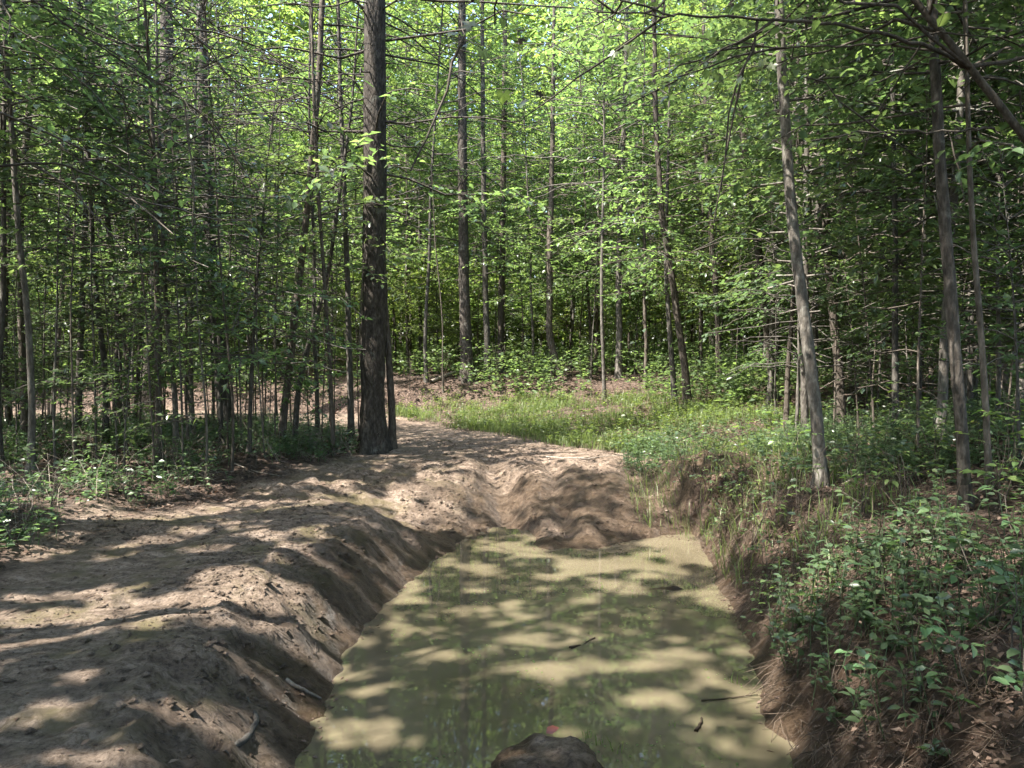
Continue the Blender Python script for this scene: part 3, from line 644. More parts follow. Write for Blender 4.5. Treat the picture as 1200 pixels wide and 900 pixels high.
# trees filling the wood, thin ones crowding between
def free(x, y, dmin):
    for a, b in PLACED:
        if (a - x) ** 2 + (b - y) ** 2 < dmin * dmin: return False
    return True
def scatter(n, xr, yr, dmin, test, cb, seed):
    rg = random.Random(seed); k = 0
    for _ in range(n * 40):
        if k >= n: break
        x, y = rg.uniform(*xr), rg.uniform(*yr)
        if not test(x, y) or not free(x, y, dmin): continue
        PLACED.append((x, y)); cb(rg, x, y, k); k += 1
    return k
def le(x, y): return float(line_x(np.array(y), LEFT_EDGE)) - x          # >0 inside the left thicket
def rf(x, y): return x - float(line_x(np.array(y), RIGHT_FOOT))         # >0 on the bank
inview = lambda x, y: abs(x) < .72 * y + 1.5
barks = [M_bark, M_bark, M_bark_grey, M_bark_grey, M_bark_pale]
def put(kind, label, group, name, leafs, smin=.85, smax=1.2, nv=4):
    def cb(rg, x, y, k):
        z = float(terrain(np.array([x]), np.array([y]))[0])
        place(kind, rg.randrange(nv), (x, y, z), rg.uniform(0, 6.28), rg.uniform(smin, smax), label, 'tree', group, rg.choice(barks), rg.choice(leafs), name)
    return cb
thick = lambda x, y: le(x, y) > .35 and y < 15 and inview(x, y)
scatter(16, (-13, -2.5), (8.5, 15), .8, lambda x, y: thick(x, y) and le(x, y) > .8, put('pole', 'slender crooked pole crowded into the shady thicket beside the track', 'poles in the thicket beside the track', 'pole_tree', [M_leaf, M_leaf_d], nv=6), 11)
scatter(30, (-13, -2.4), (8.5, 15), .42, thick, put('sapling', 'wispy thin sapling in the shady thicket beside the track', 'saplings in the thicket beside the track', 'sapling', [M_leaf, M_leaf_d], .8, 1.15, 6), 12)
backL = lambda x, y: y > 19 and x < -1 and inview(x, y)
scatter(50, (-34, -1), (19.5, 42), 1.6, backL, put('understory', 'slim leafy tree standing beyond the far bend of the trail', 'leafy trees beyond the bend of the trail', 'woodland_tree', [M_leaf, M_leaf_b], 1, 1.35), 13)
scatter(34, (-34, -1), (19.5, 42), 1.1, backL, put('pole', 'thin upright trunk deep in the wood beyond the bend of the trail', 'thin trunks beyond the bend of the trail', 'pole_tree', [M_leaf], 1, 1.4, 6), 14)
backR = lambda x, y: rf(x, y) > 3.8 and y > 15.5 and x > -3 and inview(x, y)
scatter(54, (-3, 32), (18, 42), 1.6, backR, put('understory', 'slim leafy tree standing behind the grassy bank', 'leafy trees behind the grassy bank', 'woodland_tree', [M_leaf, M_leaf_b], 1, 1.35), 15)
scatter(46, (-3, 32), (16.5, 42), 1.0, backR, put('pole', 'thin upright trunk in the crowd of stems behind the grassy bank', 'thin trunks behind the grassy bank', 'pole_tree', [M_leaf], 1, 1.4, 6), 16)
bankR = lambda x, y: x > 3.6 + max(0, y - 8) * .12 and rf(x, y) > 1.4 and y < 17 and inview(x, y) and (x / y > .33)
scatter(20, (3, 14), (7, 17), 1.0, bankR, put('understory', 'leafy young tree in the dense growth on the bank above the water', 'leafy trees on the bank above the water', 'woodland_tree', [M_leaf, M_leaf_d], .75, 1.05), 17)
scatter(26, (3, 14), (6.5, 17), .7, bankR, put('pole', 'thin dark stem in the dense growth on the bank above the water', 'thin stems on the bank above the water', 'pole_tree', [M_leaf, M_leaf_d], .8, 1.2, 6), 18)
scatter(18, (3, 12), (5.5, 15), .6, bankR, put('sapling', 'small leafy sapling among stems on the bank above the water', 'saplings on the bank above the water', 'sapling', [M_leaf, M_leaf_d], .7, 1.0, 6), 19)
scatter(34, (-34, -1), (19.5, 40), 1.3, backL, put('bushy', 'bushy young tree with leaves almost to the ground beyond the bend of the trail', 'bushy young trees beyond the bend', 'young_tree', [M_leaf, M_leaf_b], .8, 1.2), 31)
scatter(44, (-3, 30), (17.5, 40), 1.2, lambda x, y: backR(x, y) and not (-.2 < x / y < .12 and y < 27), put('bushy', 'bushy young tree with leaves almost to the ground behind the grassy bank', 'bushy young trees behind the grass', 'young_tree', [M_leaf, M_leaf_b], .8, 1.2), 32)
scatter(30, (3, 14), (6.5, 17), .7, bankR, put('bushy', 'bushy young tree crowding the top of the bank above the water', 'bushy young trees on the bank', 'young_tree', [M_leaf, M_leaf_d], .6, .9), 33)
scatter(15, (-13, -3.2), (9, 14), .8, lambda x, y: thick(x, y) and le(x, y) > 1.0, put('bushy', 'bushy young tree in the shady thicket beside the track', 'bushy young trees in the thicket', 'young_tree', [M_leaf, M_leaf_d], .8, 1.15), 34)
scatter(70, (-13, -2.3), (8.5, 15.2), .3, lambda x, y: thick(x, y), put('whip', 'whip-thin crooked stem among many in the shady thicket beside the track', 'whip-thin stems in the thicket', 'thin_stem', [M_leaf, M_leaf_d], .8, 1.3, 8), 35)
scatter(50, (-3, 20), (16, 28), .5, backR, put('whip', 'whip-thin stem among many in the wood behind the grassy bank', 'whip-thin stems behind the grassy bank', 'thin_stem', [M_leaf], 1, 1.6, 8), 36)
scatter(24, (3, 12), (6, 16), .4, bankR, put('whip', 'whip-thin stem among the growth on the bank above the water', 'whip-thin stems on the bank', 'thin_stem', [M_leaf, M_leaf_d], .8, 1.3, 8), 37)
for x_, y_ in [(-4.3, 3.1), (-2.9, -.6), (-6.3, 5.5), (-7.2, 1.9), (3.3, 1.5), (2.0, -2.4), (-1.0, -4.2), (4.9, 3.6), (-5.6, -3.2), (-8.6, -1.0), (.2, -1.6)]:
    PLACED.append((x_, y_)); i_ = len(PLACED)
    place('canopy', i_ % 5, (x_, y_, float(terrain(np.array([x_]), np.array([y_]))[0])), i_ * 1.7, .9, 'tall canopy tree standing outside the view and shading the track', 'tree', 'tall trees shading the track', M_bark, M_leaf, 'canopy_tree')
for x_, y_ in [(-5.3, 1.3), (-6.9, 3.4), (-4.6, -1.0), (-3.2, -3.0), (-6.6, -1.6), (-8.3, 1.2), (-2.2, -5.2), (-5.2, -4.2), (-9.3, -1.4)]:
    PLACED.append((x_, y_)); i_ = len(PLACED)
    place('understory', i_ % 4, (x_, y_, float(terrain(np.array([x_]), np.array([y_]))[0])), i_ * 1.7, .95, 'leafy tree standing outside the view and shading the near track', 'tree', 'leafy trees shading the near track', M_bark, M_leaf, 'woodland_tree')
# tall trees, in view and round about, whose crowns close over the track
tall = lambda x, y: (le(x, y) > 1.2 or rf(x, y) > 3.2 or y < -2 or (abs(x) > 6 and y < 9)) and not (abs(x) < .62 * y and y < 13) and (y < 14 or (y < 19 and (int(x * 7.3) + int(y * 5.1)) % 5 < 2))
def tall_cb(rg, x, y, k):
    z = float(terrain(np.array([x]), np.array([y]))[0])
    if abs(x) < .69 * y: lab, gr = 'tall canopy tree with a long bare trunk set back among thinner trees', 'tall canopy trees in the wood'
    else: lab, gr = 'tall canopy tree standing outside the view and shading the track', 'tall trees shading the track'
    place('canopy', rg.randrange(5), (x, y, z), rg.uniform(0, 6.28), rg.uniform(.85, 1.15), lab, 'tree', gr, rg.choice([M_bark_big, M_bark, M_bark_grey]), rg.choice([M_leaf, M_leaf_b]), 'canopy_tree')
scatter(20, (-19, 0), (-12, 13), 3.7, lambda x, y: tall(x, y) and x < -3.5 - max(0, -y) * .1, tall_cb, 21)
scatter(56, (-30, 26), (-12, 42), 4.6, tall, tall_cb, 20)

# the wood further off, one mass
rg = np.random.default_rng(44); g = Geo()
nL = 330000; th = rg.uniform(-1.05, 1.05, nL); rr_ = rg.uniform(44, 62, nL); X = np.sin(th) * rr_; Y = np.cos(th) * rr_
Z = .1 + 27 * rg.random(nL) ** 1.1
dens = fbm(th * 26, Z * .35, 91, 3) + .5 * fbm(X * .3, Y * .3, 92, 2); k = (dens > -.9) | (Z < 6); X, Y, Z = X[k], Y[k], Z[k]; nL = len(X)
Z = Z + terrain(X, Y)
D = unit(rg.normal(0, 1, (nL, 3)) * [1, 1, .4]); Nn = unit(np.array([0, 0, 1.]) + rg.normal(0, .45, (nL, 3)))
Lf = rg.uniform(.3, .6, nL); leaves_geo(g, np.stack([X, Y, Z], -1), D, Nn, Lf, Lf * .7)
far = link('far_woods', g.mesh('far_woods', False), M_leaf_b); far['kind'] = 'stuff'
g2 = Geo(); nT = 260; th = rg.uniform(-.95, .95, nT); rr_ = rg.uniform(43, 60, nT); X = np.sin(th) * rr_; Y = np.cos(th) * rr_; Z = terrain(X, Y)
prisms(g2, np.stack([X, Y, Z - .2], -1), np.stack([X + rg.normal(0, .5, nT), Y, Z + 18], -1), rg.uniform(.06, .2, nT), .04, 7)
ft = link('far_woods_trunks', g2.mesh('far_woods_trunks', False), M_bark_grey); ft['kind'] = 'stuff'

# ------------------------------------------------------------------ grass, undergrowth, litter
def spread(n, xr, yr, dens, seed):
    rg = np.random.default_rng(seed); x = rg.uniform(*xr, n); y = rg.uniform(*yr, n)
    k = rg.random(n) < dens(x, y); x, y = x[k], y[k]; return rg, x, y, terrain(x, y)
def blades(geo, rg, x, y, z, h, wd, lean=.5, dirv=None):
    n = len(x); az = rg.uniform(0, 6.28, n); b = np.stack([x, y, z], -1); L = h[:, None]
    d = np.stack([np.cos(az), np.sin(az), np.zeros(n)], -1) * (lean * rg.random(n))[:, None]
    if dirv is not None: d = d + dirv
    s = np.stack([-np.sin(az + rg.normal(0, .7, n)), np.cos(az), np.zeros(n)], -1) * (wd / 2)[:, None]
    m1 = b + L * (np.array([0, 0, .55]) + d * .3); tip = b + L * (np.array([0, 0, .9]) + d * 1.0) - np.array([0, 0, 1]) * L * (np.linalg.norm(d, axis=1)[:, None] ** 2) * .4
    V = np.stack([b - s, b + s, m1 + s * .8, m1 - s * .8, tip], 1); i = np.arange(n)[:, None] * 5
    n0 = geo.n; geo.add(V.reshape(-1, 3), i + np.array([[0, 1, 2, 3]])); T = i + np.array([[3, 2, 4]]); geo.L.append((T + n0).ravel()); geo.T.append(np.full(n, 3))
def grass_d(x, y):
    f = x - line_x(y, RIGHT_FOOT); c = sstep(-.1, .35, f) * (1 - sstep(4.6, 6.5, f)) * sstep(8.4, 9.6, y) * (1 - sstep(18, 20, y)) * (1 - sstep(3.6, 5.4, x - (y - 9) * .12))
    return c * np.clip(.42 + 1.1 * fbm(x * 1.1, y * 1.1, 101, 4), .04, 1)
g = Geo(); rg, x, y, z = spread(90000, (-3, 7), (8, 20), grass_d, 51)
blades(g, rg, x, y, z, rg.uniform(.05, .21, len(x)) * (1 + .75 * fbm(x * 1.4, y * 1.4, 102, 3)), rg.uniform(.006, .012, len(x)))
# tussocks hanging over the edge of the hole
def edge_d(x, y):
    d = poly_sd(x, y, PUD); return np.where((d > .04) & (d < 1.2) & (x > 1.4) & (y > 4.2) & (y < 9.2), np.clip(.3 - .5 * (y < 5.2) + 1.2 * fbm(x * 1.6, y * 1.6, 103, 3), 0, 1), 0)
rg, x, y, z = spread(5000, (1.3, 3.6), (4.0, 9.4), edge_d, 52); blades(g, rg, x, y, z, rg.uniform(.08, .34, len(x)), rg.uniform(.005, .010, len(x)), .8, np.array([[-.25, -.1, 0]]))
gr = link('grass', g.mesh('grass'), M_grass); gr['kind'] = 'stuff'

def low_plants(name, n, xr, yr, dens, seed, hmin, hmax, LL, nl, matl, fine=False):
    rg, x, y, z = spread(n, xr, yr, dens, seed); m = len(x)
    if m == 0: return
    h = rg.uniform(hmin, hmax, m); b = np.stack([x, y, z], -1); t = b + np.stack([rg.normal(0, .25, m), rg.normal(0, .25, m), np.ones(m)], -1) * h[:, None]
    g = Geo(); idx = np.repeat(np.arange(m), nl); f = rg.uniform(.3, 1, m * nl)
    P = b[idx] * (1 - f)[:, None] + t[idx] * f[:, None]; az = rg.uniform(0, 6.28, m * nl)
    D = np.stack([np.cos(az), np.sin(az), rg.uniform(-.2, .5, m * nl)], -1); Nn = unit(np.array([0, 0, 1.]) + rg.normal(0, .35, (m * nl, 3)))
    off = rg.uniform(.02, .12, m * nl) * h[idx]; P2 = P + unit(D) * off[:, None]
    L = LL * rg.uniform(.5, 1.3, m * nl)
    leaves_geo(g, P2, D, Nn, L, L * rg.uniform(.45, .7, m * nl), fine)
    prisms(g, b, t, .004, .002); 
    o = link(name, g.mesh(name, False), matl); o['kind'] = 'stuff'; return o
def und_left(x, y):
    e = line_x(y, LEFT_EDGE) - x; return sstep(-.1, .5, e) * (1 - sstep(14.3, 15, y)) * np.clip(.5 + .9 * fbm(x * .7, y * .7, 111, 3), .03, 1) * (np.abs(x) < .75 * y + 1)
low_plants('thicket_undergrowth', 12000, (-13, -2), (5.5, 15), und_left, 61, .06, .36, .065, 10, M_leaf_d)
def und_back(x, y):
    f = x - line_x(y, RIGHT_FOOT); b = np.maximum(sstep(3.6, 5, f), sstep(19, 20.5, y)); return b * np.clip(.4 + .9 * fbm(x * .5, y * .5, 112, 3), .02, 1) * (np.abs(x) < .75 * y + 1)
low_plants('forest_undergrowth', 26000, (-26, 26), (12, 36), und_back, 62, .15, 1.0, .12, 12, M_leaf)
def und_right(x, y):
    return np.where((x > 1.55) & (y > 2.3) & (y < 12) & (poly_sd(x, y, PUD) > .08), 1, 0) * np.clip(.35 + .8 * fbm(x * .9, y * .9, 113, 3), .0, 1) * (np.abs(x) < .75 * y + .6)
low_plants('bank_undergrowth', 11000, (1.5, 9), (2.4, 13), und_right, 63, .06, .42, .055, 9, M_leaf_d, True)
def weeds(x, y): return .5 * np.minimum(grass_d(x, y) * 1.4, 1)
low_plants('grassland_weeds', 14000, (-3, 7), (8, 20), weeds, 64, .08, .32, .06, 9, M_weed)
# dead leaves and needles
def lit_d(x, y): return np.clip(covers(x, y, terrain(x, y))[0], 0, 1) * np.where(poly_sd(x, y, PUD) > .12, 1, 0) * (np.abs(x) < .75 * y + .8) * np.clip(.6 + .6 * fbm(x * .8, y * .8, 121, 2), .1, 1)
g = Geo()
def trk_d(x, y): return np.where((poly_sd(x, y, PUD) > .1) & (x < 2.2), .5, 0) * np.clip(.15 + .7 * fbm(x * 1.3, y * 1.3, 122, 3) + sstep(2.2, 0, x - line_x(y, LEFT_EDGE)) * .5, .02, 1)
rg, x, y, z = spread(9000, (-5, 2.2), (2.3, 13), trk_d, 79); m_ = len(x); az = rg.uniform(0, 6.28, m_); L = .05 * rg.uniform(.3, 1.1, m_)
leaves_geo(g, np.stack([x, y, z + .006 + .01 * rg.random(m_)], -1), np.stack([np.cos(az), np.sin(az), rg.normal(0, .2, m_)], -1), unit(np.array([0, 0, 1.]) + rg.normal(0, .35, (m_, 3))), L, L * rg.choice([.15, .4, .6], m_))
for n_, xr, yr, sd, LL in [(34000, (1.5, 6), (2.2, 8), 71, .042), (16000, (-9, -2), (5, 14), 72, .075), (16000, (2, 10), (8, 15), 73, .08), (14000, (-12, 14), (14, 24), 74, .11)]:
    rg, x, y, z = spread(n_, xr, yr, lit_d, sd); m_ = len(x); az = rg.uniform(0, 6.28, m_)
    L = LL * rg.uniform(.4, 1.2, m_); leaves_geo(g, np.stack([x, y, z + .006 + .02 * rg.random(m_)], -1), np.stack([np.cos(az), np.sin(az), rg.normal(0, .25, m_)], -1), unit(np.array([0, 0, 1.]) + rg.normal(0, .4, (m_, 3))), L, L * rg.choice([.12, .5, .65], m_))
lo = link('fallen_leaves', g.mesh('fallen_leaves', False), M_litter); lo['kind'] = 'stuff'


def broad_plant(name, px, py, h, nleaf, LL, label, matl, cat_='plant', group=None, spread_=.16, stems=1, YY=None):
    b = to_ground(px, py); rg = np.random.default_rng(int(px * 31 + py)); e = empty(name, b, label, cat_, group)
    for q in range(stems):
        lean = rg.normal(0, .22, 2); s_ = np.linspace(0, 1, 7); hh = h * rg.uniform(.75, 1.1)
        path = np.stack([lean[0] * hh * s_ ** 1.5, lean[1] * hh * s_ ** 1.5, hh * s_], -1); path[1:, :2] += np.cumsum(rg.normal(0, .02 * hh, (6, 2)), 0)
        g_ = Geo(); tube(g_, path, np.linspace(.0045, .002, 7), 5); link('stem', g_.mesh('stem'), M_bark, e)
        nbk = max(3, nleaf // 4); f = rg.uniform(.35, 1, nbk); bb = np.stack([np.interp(f, s_, path[:, k]) for k in range(3)], -1)
        az = np.arange(nbk) * 2.4 + rg.uniform(0, 6); d = np.stack([np.cos(az), np.sin(az), rg.uniform(.0, .5, nbk)], -1); tl = spread_ * rg.uniform(.5, 1.3, nbk)
        tip = bb + d * tl[:, None]
        fo = Geo(); prisms(fo, bb, tip, .002, .0012)
        P, D = [], []
        for i in range(nbk):
            sd = unit(np.cross(d[i], [0, 0, 1.])); 
            for ff, sg in ((.45, 1), (.7, -1), (1, 0), (.85, 1)):
                P.append(bb[i] + d[i] * tl[i] * ff); D.append(d[i] * .8 + sd * sg * .9 + rg.normal(0, .2, 3) + np.array([0, 0, -.25]))
        P = np.array(P); D = np.array(D); m_ = len(P); L = LL * rg.uniform(.55, 1.2, m_)
        me = crown_mesh('leaves', fo, dict(P=P, D=D, N=unit(np.array([0, 0, 1.]) + rg.normal(0, .3, (m_, 3))), L=L, W=L * rg.uniform(.5, .68, m_)), True)
        o = link_crown(me, M_bark, matl, e); o.name = 'leaves'
    return e
for px, py, h, nl, LL in [(1088, 665, .42, 14, .075), (1035, 700, .30, 12, .06), (1165, 735, .40, 16, .075), (1190, 790, .38, 16, .07), (1105, 790, .32, 14, .065),
                          (1062, 850, .26, 12, .06), (1085, 870, .24, 12, .06), (1150, 700, .36, 14, .07), (990, 720, .28, 10, .055), (1130, 830, .30, 14, .06),
                          (1010, 800, .20, 10, .05), (1180, 660, .45, 14, .08), (975, 800, .18, 8, .05), (1120, 730, .34, 14, .065), (1195, 860, .3, 14, .06)]:
    broad_plant('leafy_seedling', px, py, h, nl, LL, 'broad-leaved green seedling growing out of leaf litter on the bank by the water', M_seed, 'seedling', 'seedlings on the litter bank', .11)
for px, py, h, nl, LL in [(880, 655, .55, 22, .055), (905, 625, .5, 20, .055), (870, 600, .5, 20, .05), (935, 600, .6, 22, .06), (850, 625, .35, 16, .045), (900, 690, .4, 16, .05), (960, 660, .45, 18, .05), (930, 690, .35, 14, .05), (815, 556, .35, 18, .05), (800, 574, .3, 16, .045), (832, 590, .4, 18, .05), (850, 566, .4, 18, .05), (845, 645, .3, 14, .045), (825, 545, .35, 18, .05), (868, 570, .4, 18, .05), (858, 600, .4, 18, .05), (800, 550, .3, 16, .045), (890, 720, .3, 14, .045), (905, 760, .25, 12, .045), (920, 720, .3, 14, .05)]:
    broad_plant('bank_shrub', px, py, h, nl, LL, 'wispy small-leaved shrub leaning over the far corner of the muddy water', M_leaf, 'shrub', 'shrubs at the corner of the water', .16, 3)
for px, py, h, nl, LL in [(1000, 560, .6, 22, .07), (1035, 545, .55, 20, .07), (1075, 540, .7, 24, .07), (1100, 560, .6, 20, .07), (1185, 570, .7, 24, .08), (1010, 610, .4, 18, .06), (1060, 600, .45, 18, .06), (1170, 600, .5, 18, .08), (925, 540, .5, 22, .07), (870, 520, .5, 22, .07), (840, 545, .45, 20, .06)]:
    broad_plant('bank_shrub', px, py, h, nl, LL, 'leafy low shrub among the trunks at the top of the bank', M_weed, 'shrub', 'shrubs at the top of the bank', .22, 3)
for px, py, h, nl, LL in [(20, 575, .6, 24, .07), (60, 600, .5, 22, .065), (110, 575, .55, 24, .07), (150, 590, .4, 20, .06), (205, 560, .5, 22, .06), (240, 575, .4, 18, .06), (20, 630, .4, 20, .06), (300, 545, .4, 20, .06), (350, 540, .4, 18, .06), (85, 555, .6, 24, .07), (180, 540, .55, 24, .07), (270, 540, .5, 20, .07)]:
    broad_plant('thicket_shrub', px, py, h, nl, LL, 'low leafy shrub at the shady edge of the thicket along the track', M_leaf_d, 'shrub', 'shrubs along the thicket edge', .24, 3)
for px, py, h, nl, LL in [(520, 452, 1.0, 30, .11), (580, 450, 1.1, 30, .11), (620, 448, 1.0, 30, .11), (690, 446, 1.1, 30, .11), (750, 447, 1.0, 30, .11), (820, 455, 1.1, 30, .11), (870, 462, 1.0, 30, .10), (480, 458, 1.0, 30, .11), (550, 458, .8, 26, .1), (660, 455, .8, 26, .1), (890, 470, .8, 26, .1), (780, 452, .9, 26, .1)]:
    broad_plant('woodland_shrub', px, py, h, nl, LL, 'dusky shrub at the foot of the trees behind the grass', M_leaf, 'shrub', 'shrubs behind the grass', .5, 4)
broad_plant('red_leaved_sprig', 908, 462, .55, 8, .10, 'small sprig of red leaves above the end of the grass', M_red, 'plant', None, .14)
broad_plant('yellow_leaved_sprig', 1150, 545, .5, 8, .07, 'sprig of yellow-green leaves lit up beside the thin bank stem', M_yellow, 'plant', None, .12)

def stick(name, pts, r, label, matl, fork=None, z=None, cat_='stick', lift=.02):
    P = np.array([to_ground(a, b) for a, b in pts]) if z is None else np.array([on_plane(a, b, z) for a, b in pts])
    P[:, 2] += lift
    b = P[0].copy(); P = P - b; s_ = np.concatenate([[0], np.cumsum(np.linalg.norm(np.diff(P, axis=0), axis=1))]); u = np.linspace(0, s_[-1], 16)
    Q = np.stack([np.interp(u, s_, P[:, k]) for k in range(3)], -1); rg = np.random.default_rng(int(pts[0][0])); Q[1:-1] += np.cumsum(rg.normal(0, r * .25, (14, 3)), 0) * np.sin(np.linspace(0, 3.1, 14))[:, None]
    g_ = Geo(); tube(g_, Q, np.linspace(r, r * .45, 16), 7, .12, 2)
    o = link(name, g_.mesh(name), matl); o.location = b; tag(o, label, cat_); return o
stick('fallen_branch', [(986, 575), (1006, 566), (1016, 545), (1020, 520)], .012, 'bleached crooked branch lying below the pale trunk on the bank', M_stick, lift=.05)
stick('fallen_branch', [(640, 537), (690, 540), (735, 534)], .014, 'bare stick lying across the crest of the muddy ramp', M_stick)
stick('fallen_branch', [(275, 545), (300, 556), (330, 560)], .012, 'grey stick lying in the thicket edge at the track', M_stick)
stick('exposed_root', [(262, 884), (280, 868), (292, 845), (289, 815)], .022, 'curved root half buried in the mud of the near track', M_bark_grey, lift=-.008, cat_='root')
stick('fallen_branch', [(335, 800), (352, 812), (376, 822)], .014, 'pale splinter of wood on the bank just above the water', M_stick)
stick('fallen_branch', [(505, 450), (530, 440), (545, 436)], .06, 'pale fallen log at the far end of the trail', M_stick, lift=.06, cat_='log')
stick('floating_stick', [(668, 760), (684, 754), (697, 748)], .012, 'dark stick floating in the middle of the puddle', M_dark_dead, z=ZW, lift=.004)
stick('floating_stick', [(822, 822), (858, 819), (888, 815)], .005, 'long thin twig lying on the water beside the bank', M_dark_dead, z=ZW, lift=.006)
stick('floating_stick', [(738, 690), (770, 688), (800, 692)], .012, 'muddy stick lying on the low bar in the water', M_bark, lift=.0)
stick('floating_stick', [(815, 858), (819, 850), (822, 842)], .010, 'short dark chip of bark floating in pale sunlit water', M_dark_dead, z=ZW, lift=.006)
def lone_leaf(px, py, size, label, matl, z=None):
    p = to_ground(px, py) if z is None else on_plane(px, py, z); g_ = Geo()
    leaves_geo(g_, [[0, 0, .012]], [[.8, .4, .25]], [[.1, -.3, 1]], size, size * .7, True)
    o = link('fallen_leaf', g_.mesh('fallen_leaf', False), matl); o.location = p; tag(o, label, 'leaf')
lone_leaf(640, 862, .08, 'rust-red dead leaf resting on the mud mound in the near water', M_rust)
# clods and crumbs of mud on the track
def clod_d(x, y): return np.where((poly_sd(x, y, PUD) > .12) & (x < line_x(y, RIGHT_FOOT) - .05) & (x > line_x(y, LEFT_EDGE) - .3), 1, 0) * np.clip(.25 + .8 * fbm(x * 1.1, y * 1.1, 131, 3) + .5 * gauss(poly_sd(x, y, PUD) - .45, .3), .02, 1)
rg, x, y, z = spread(70000, (-5, 2.6), (2.4, 13), clod_d, 81)
ang8 = np.array([[1, 0, 0], [-1, 0, 0], [0, 1, 0], [0, -1, 0], [0, 0, 1], [0, 0, -1]], float); oct_f = np.array([[4, 0, 2], [4, 2, 1], [4, 1, 3], [4, 3, 0], [5, 2, 0], [5, 1, 2], [5, 3, 1], [5, 0, 3]])
m_ = len(x); r_ = .0035 + .006 * rg.random(m_) + .024 * rg.random(m_) ** 14; sc_ = rg.uniform(.5, 1.3, (m_, 6, 1)) * np.stack([rg.uniform(.7, 1.6, (m_, 1)), rg.uniform(.7, 1.6, (m_, 1)), rg.uniform(.4, .9, (m_, 1))], -1)
V = np.stack([x, y, z + r_ * .2], -1)[:, None] + ang8[None] * sc_ * r_[:, None, None]
g = Geo(); g.add(V.reshape(-1, 3), (oct_f[None] + (np.arange(m_) * 6)[:, None, None]).reshape(-1, 3))
c_ = g.mesh('mud_crumbs'); ca = c_.color_attributes.new('cover', 'FLOAT_COLOR', 'POINT'); ca.data.foreach_set('color', np.tile(np.array([0, 0, 1, 1], np.float32), (m_ * 6, 1)).ravel() * np.repeat(np.stack([np.ones(m_), np.ones(m_), rg.random(m_), np.ones(m_)], -1), 6, 0).astype(np.float32).ravel())
o = link('mud_crumbs', c_, M_ground); o['kind'] = 'stuff'
# twiglets and straw on the track, roots and dry stems on the bank
def straw(name, n, xr, yr, dens, seed, l0, l1, r, matl, up=.12):
    rg, x, y, z = spread(n, xr, yr, dens, seed); m_ = len(x); az = rg.uniform(0, 6.28, m_); L = rg.uniform(l0, l1, m_)
    A = np.stack([x, y, z + .005], -1); x2 = x + np.cos(az) * L; y2 = y + np.sin(az) * L; B = np.stack([x2, y2, np.maximum(terrain(x2, y2) + .006, z - .5) + np.abs(rg.normal(0, up, m_)) * L], -1)
    M_ = (A + B) / 2 + rg.normal(0, .08, (m_, 3)) * L[:, None] * [1, 1, .3]
    g = Geo(); prisms(g, A, M_, r, r); prisms(g, M_, B, r, r * .6); o = link(name, g.mesh(name), matl); o['kind'] = 'stuff'
straw('track_twigs', 5000, (-5, 2.2), (2.4, 12), lambda x, y: np.where((poly_sd(x, y, PUD) > .15), .5, 0) * np.clip(.3 + fbm(x, y, 141, 3), 0, 1), 91, .03, .16, .002, M_bark, .03)
straw('bank_dry_stems', 16000, (1.3, 6), (2.4, 10), lambda x, y: np.where((poly_sd(x, y, PUD) > .02) & (poly_sd(x, y, PUD) < 2.6), 1, 0) * np.clip(.35 + .6 * (poly_sd(x, y, PUD) < .8) + fbm(x * 1.2, y * 1.2, 142, 3), .05, 1), 92, .06, .35, .0022, M_straw, .35)
rg, x, y, z = spread(16000, (-12, -2), (5, 15), lambda x, y: und_left(x, y) * .8, 93); m_ = len(x); L = rg.uniform(.15, .7, m_)
g = Geo(); A_ = np.stack([x, y, z], -1); D_ = unit(rg.normal(0, 1, (m_, 3)) * [1, 1, .6] + np.array([0, 0, .6])); B_ = A_ + D_ * L[:, None]; M2_ = A_ + D_ * (L * .5)[:, None] + rg.normal(0, .05, (m_, 3)) * L[:, None]
prisms(g, A_, M2_, .0035, .0028); prisms(g, M2_, B_, .0028, .0012); o = link('thicket_brush', g.mesh('thicket_brush'), M_stick); o['kind'] = 'stuff'
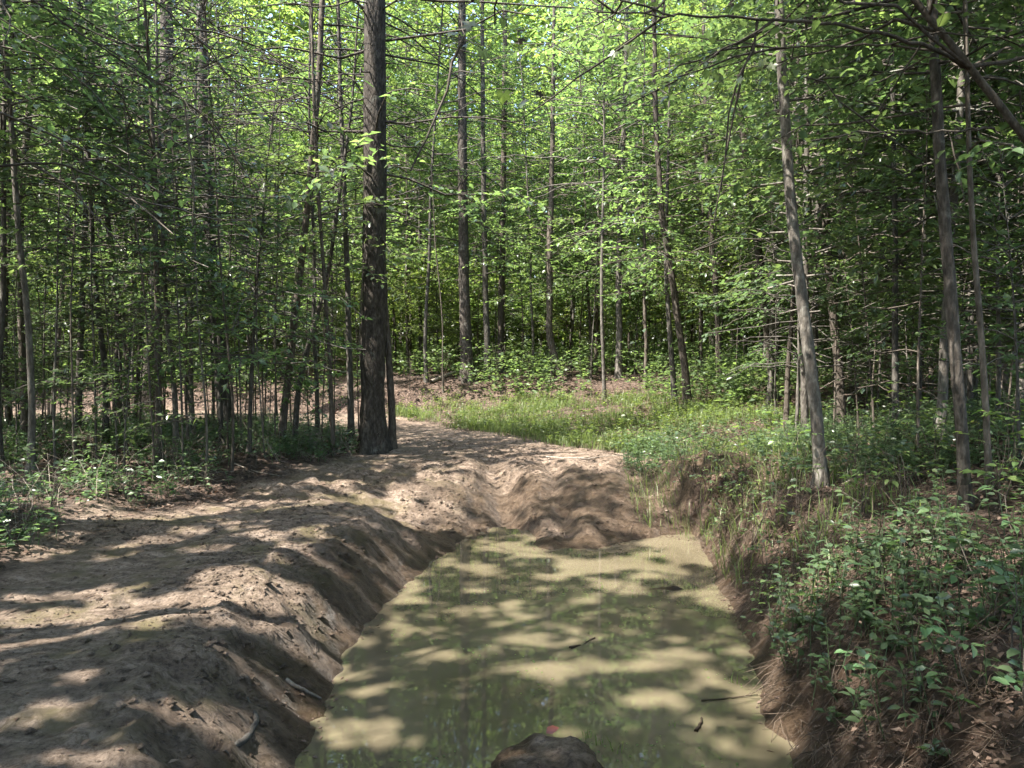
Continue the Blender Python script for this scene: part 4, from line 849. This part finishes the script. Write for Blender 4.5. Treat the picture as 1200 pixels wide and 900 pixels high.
# water weed specks and sprouts in the shallows
rg, x, y, z = spread(2600, (-1, 1.8), (3, 7.5), lambda x, y: np.where(poly_sd(x, y, PUD) < -.08, 1, 0) * np.clip(1.6 * fbm(x * 2.2, y * 2.2, 151, 3) - .55, 0, 1), 95)
m_ = len(x); az = rg.uniform(0, 6.28, m_); g = Geo(); L = rg.uniform(.008, .022, m_)
leaves_geo(g, np.stack([x, y, np.full(m_, ZW + .003)], -1), np.stack([np.cos(az), np.sin(az), np.zeros(m_)], -1), np.tile([[0, 0, 1.]], (m_, 1)), L, L * .8)
o = link('floating_weed', g.mesh('floating_weed', False), M_weed); o['kind'] = 'stuff'
rg, x, y, z = spread(26000, (-1.6, 2.4), (2.5, 8.4), lambda x, y: np.exp(-((poly_sd(x, y, PUD) + .01) / .06) ** 2) * np.clip(.25 + 1.1 * fbm(x * 1.6, y * 1.6, 152, 3), 0, 1), 96)
m_ = len(x); az = rg.uniform(0, 6.28, m_); g = Geo(); L = rg.uniform(.008, .045, m_)
leaves_geo(g, np.stack([x, y, np.maximum(ZW + .004, z + .004)], -1), np.stack([np.cos(az), np.sin(az), rg.normal(0, .06, m_)], -1), unit(np.array([0, 0, 1.]) + rg.normal(0, .15, (m_, 3))), L, L * rg.choice([.1, .2, .5], m_))
o = link('waterline_debris', g.mesh('waterline_debris', False), M_litter); o['kind'] = 'stuff'
for px, py, h in [(702, 872, .14), (718, 880, .12), (690, 865, .10), (790, 850, .10), (745, 700, .10), (705, 690, .09), (860, 800, .12)]:
    p = on_plane(px, py, ZW); g = Geo(); rg = np.random.default_rng(px); k = 6
    blades(g, rg, rg.normal(0, .015, k), rg.normal(0, .015, k), np.full(k, -.03), rg.uniform(.5, 1, k) * h, np.full(k, .005), .5)
    o = link('water_grass', g.mesh('water_grass'), M_weed); o.location = p; tag(o, 'thin tuft of grass sprouting out of the muddy water', 'grass tuft', 'grass tufts in the water')

if __name__ == '__main__':
    print('unique crowns', LEAFN, N_UNIQUE[0], 'trees', len(PLACED))
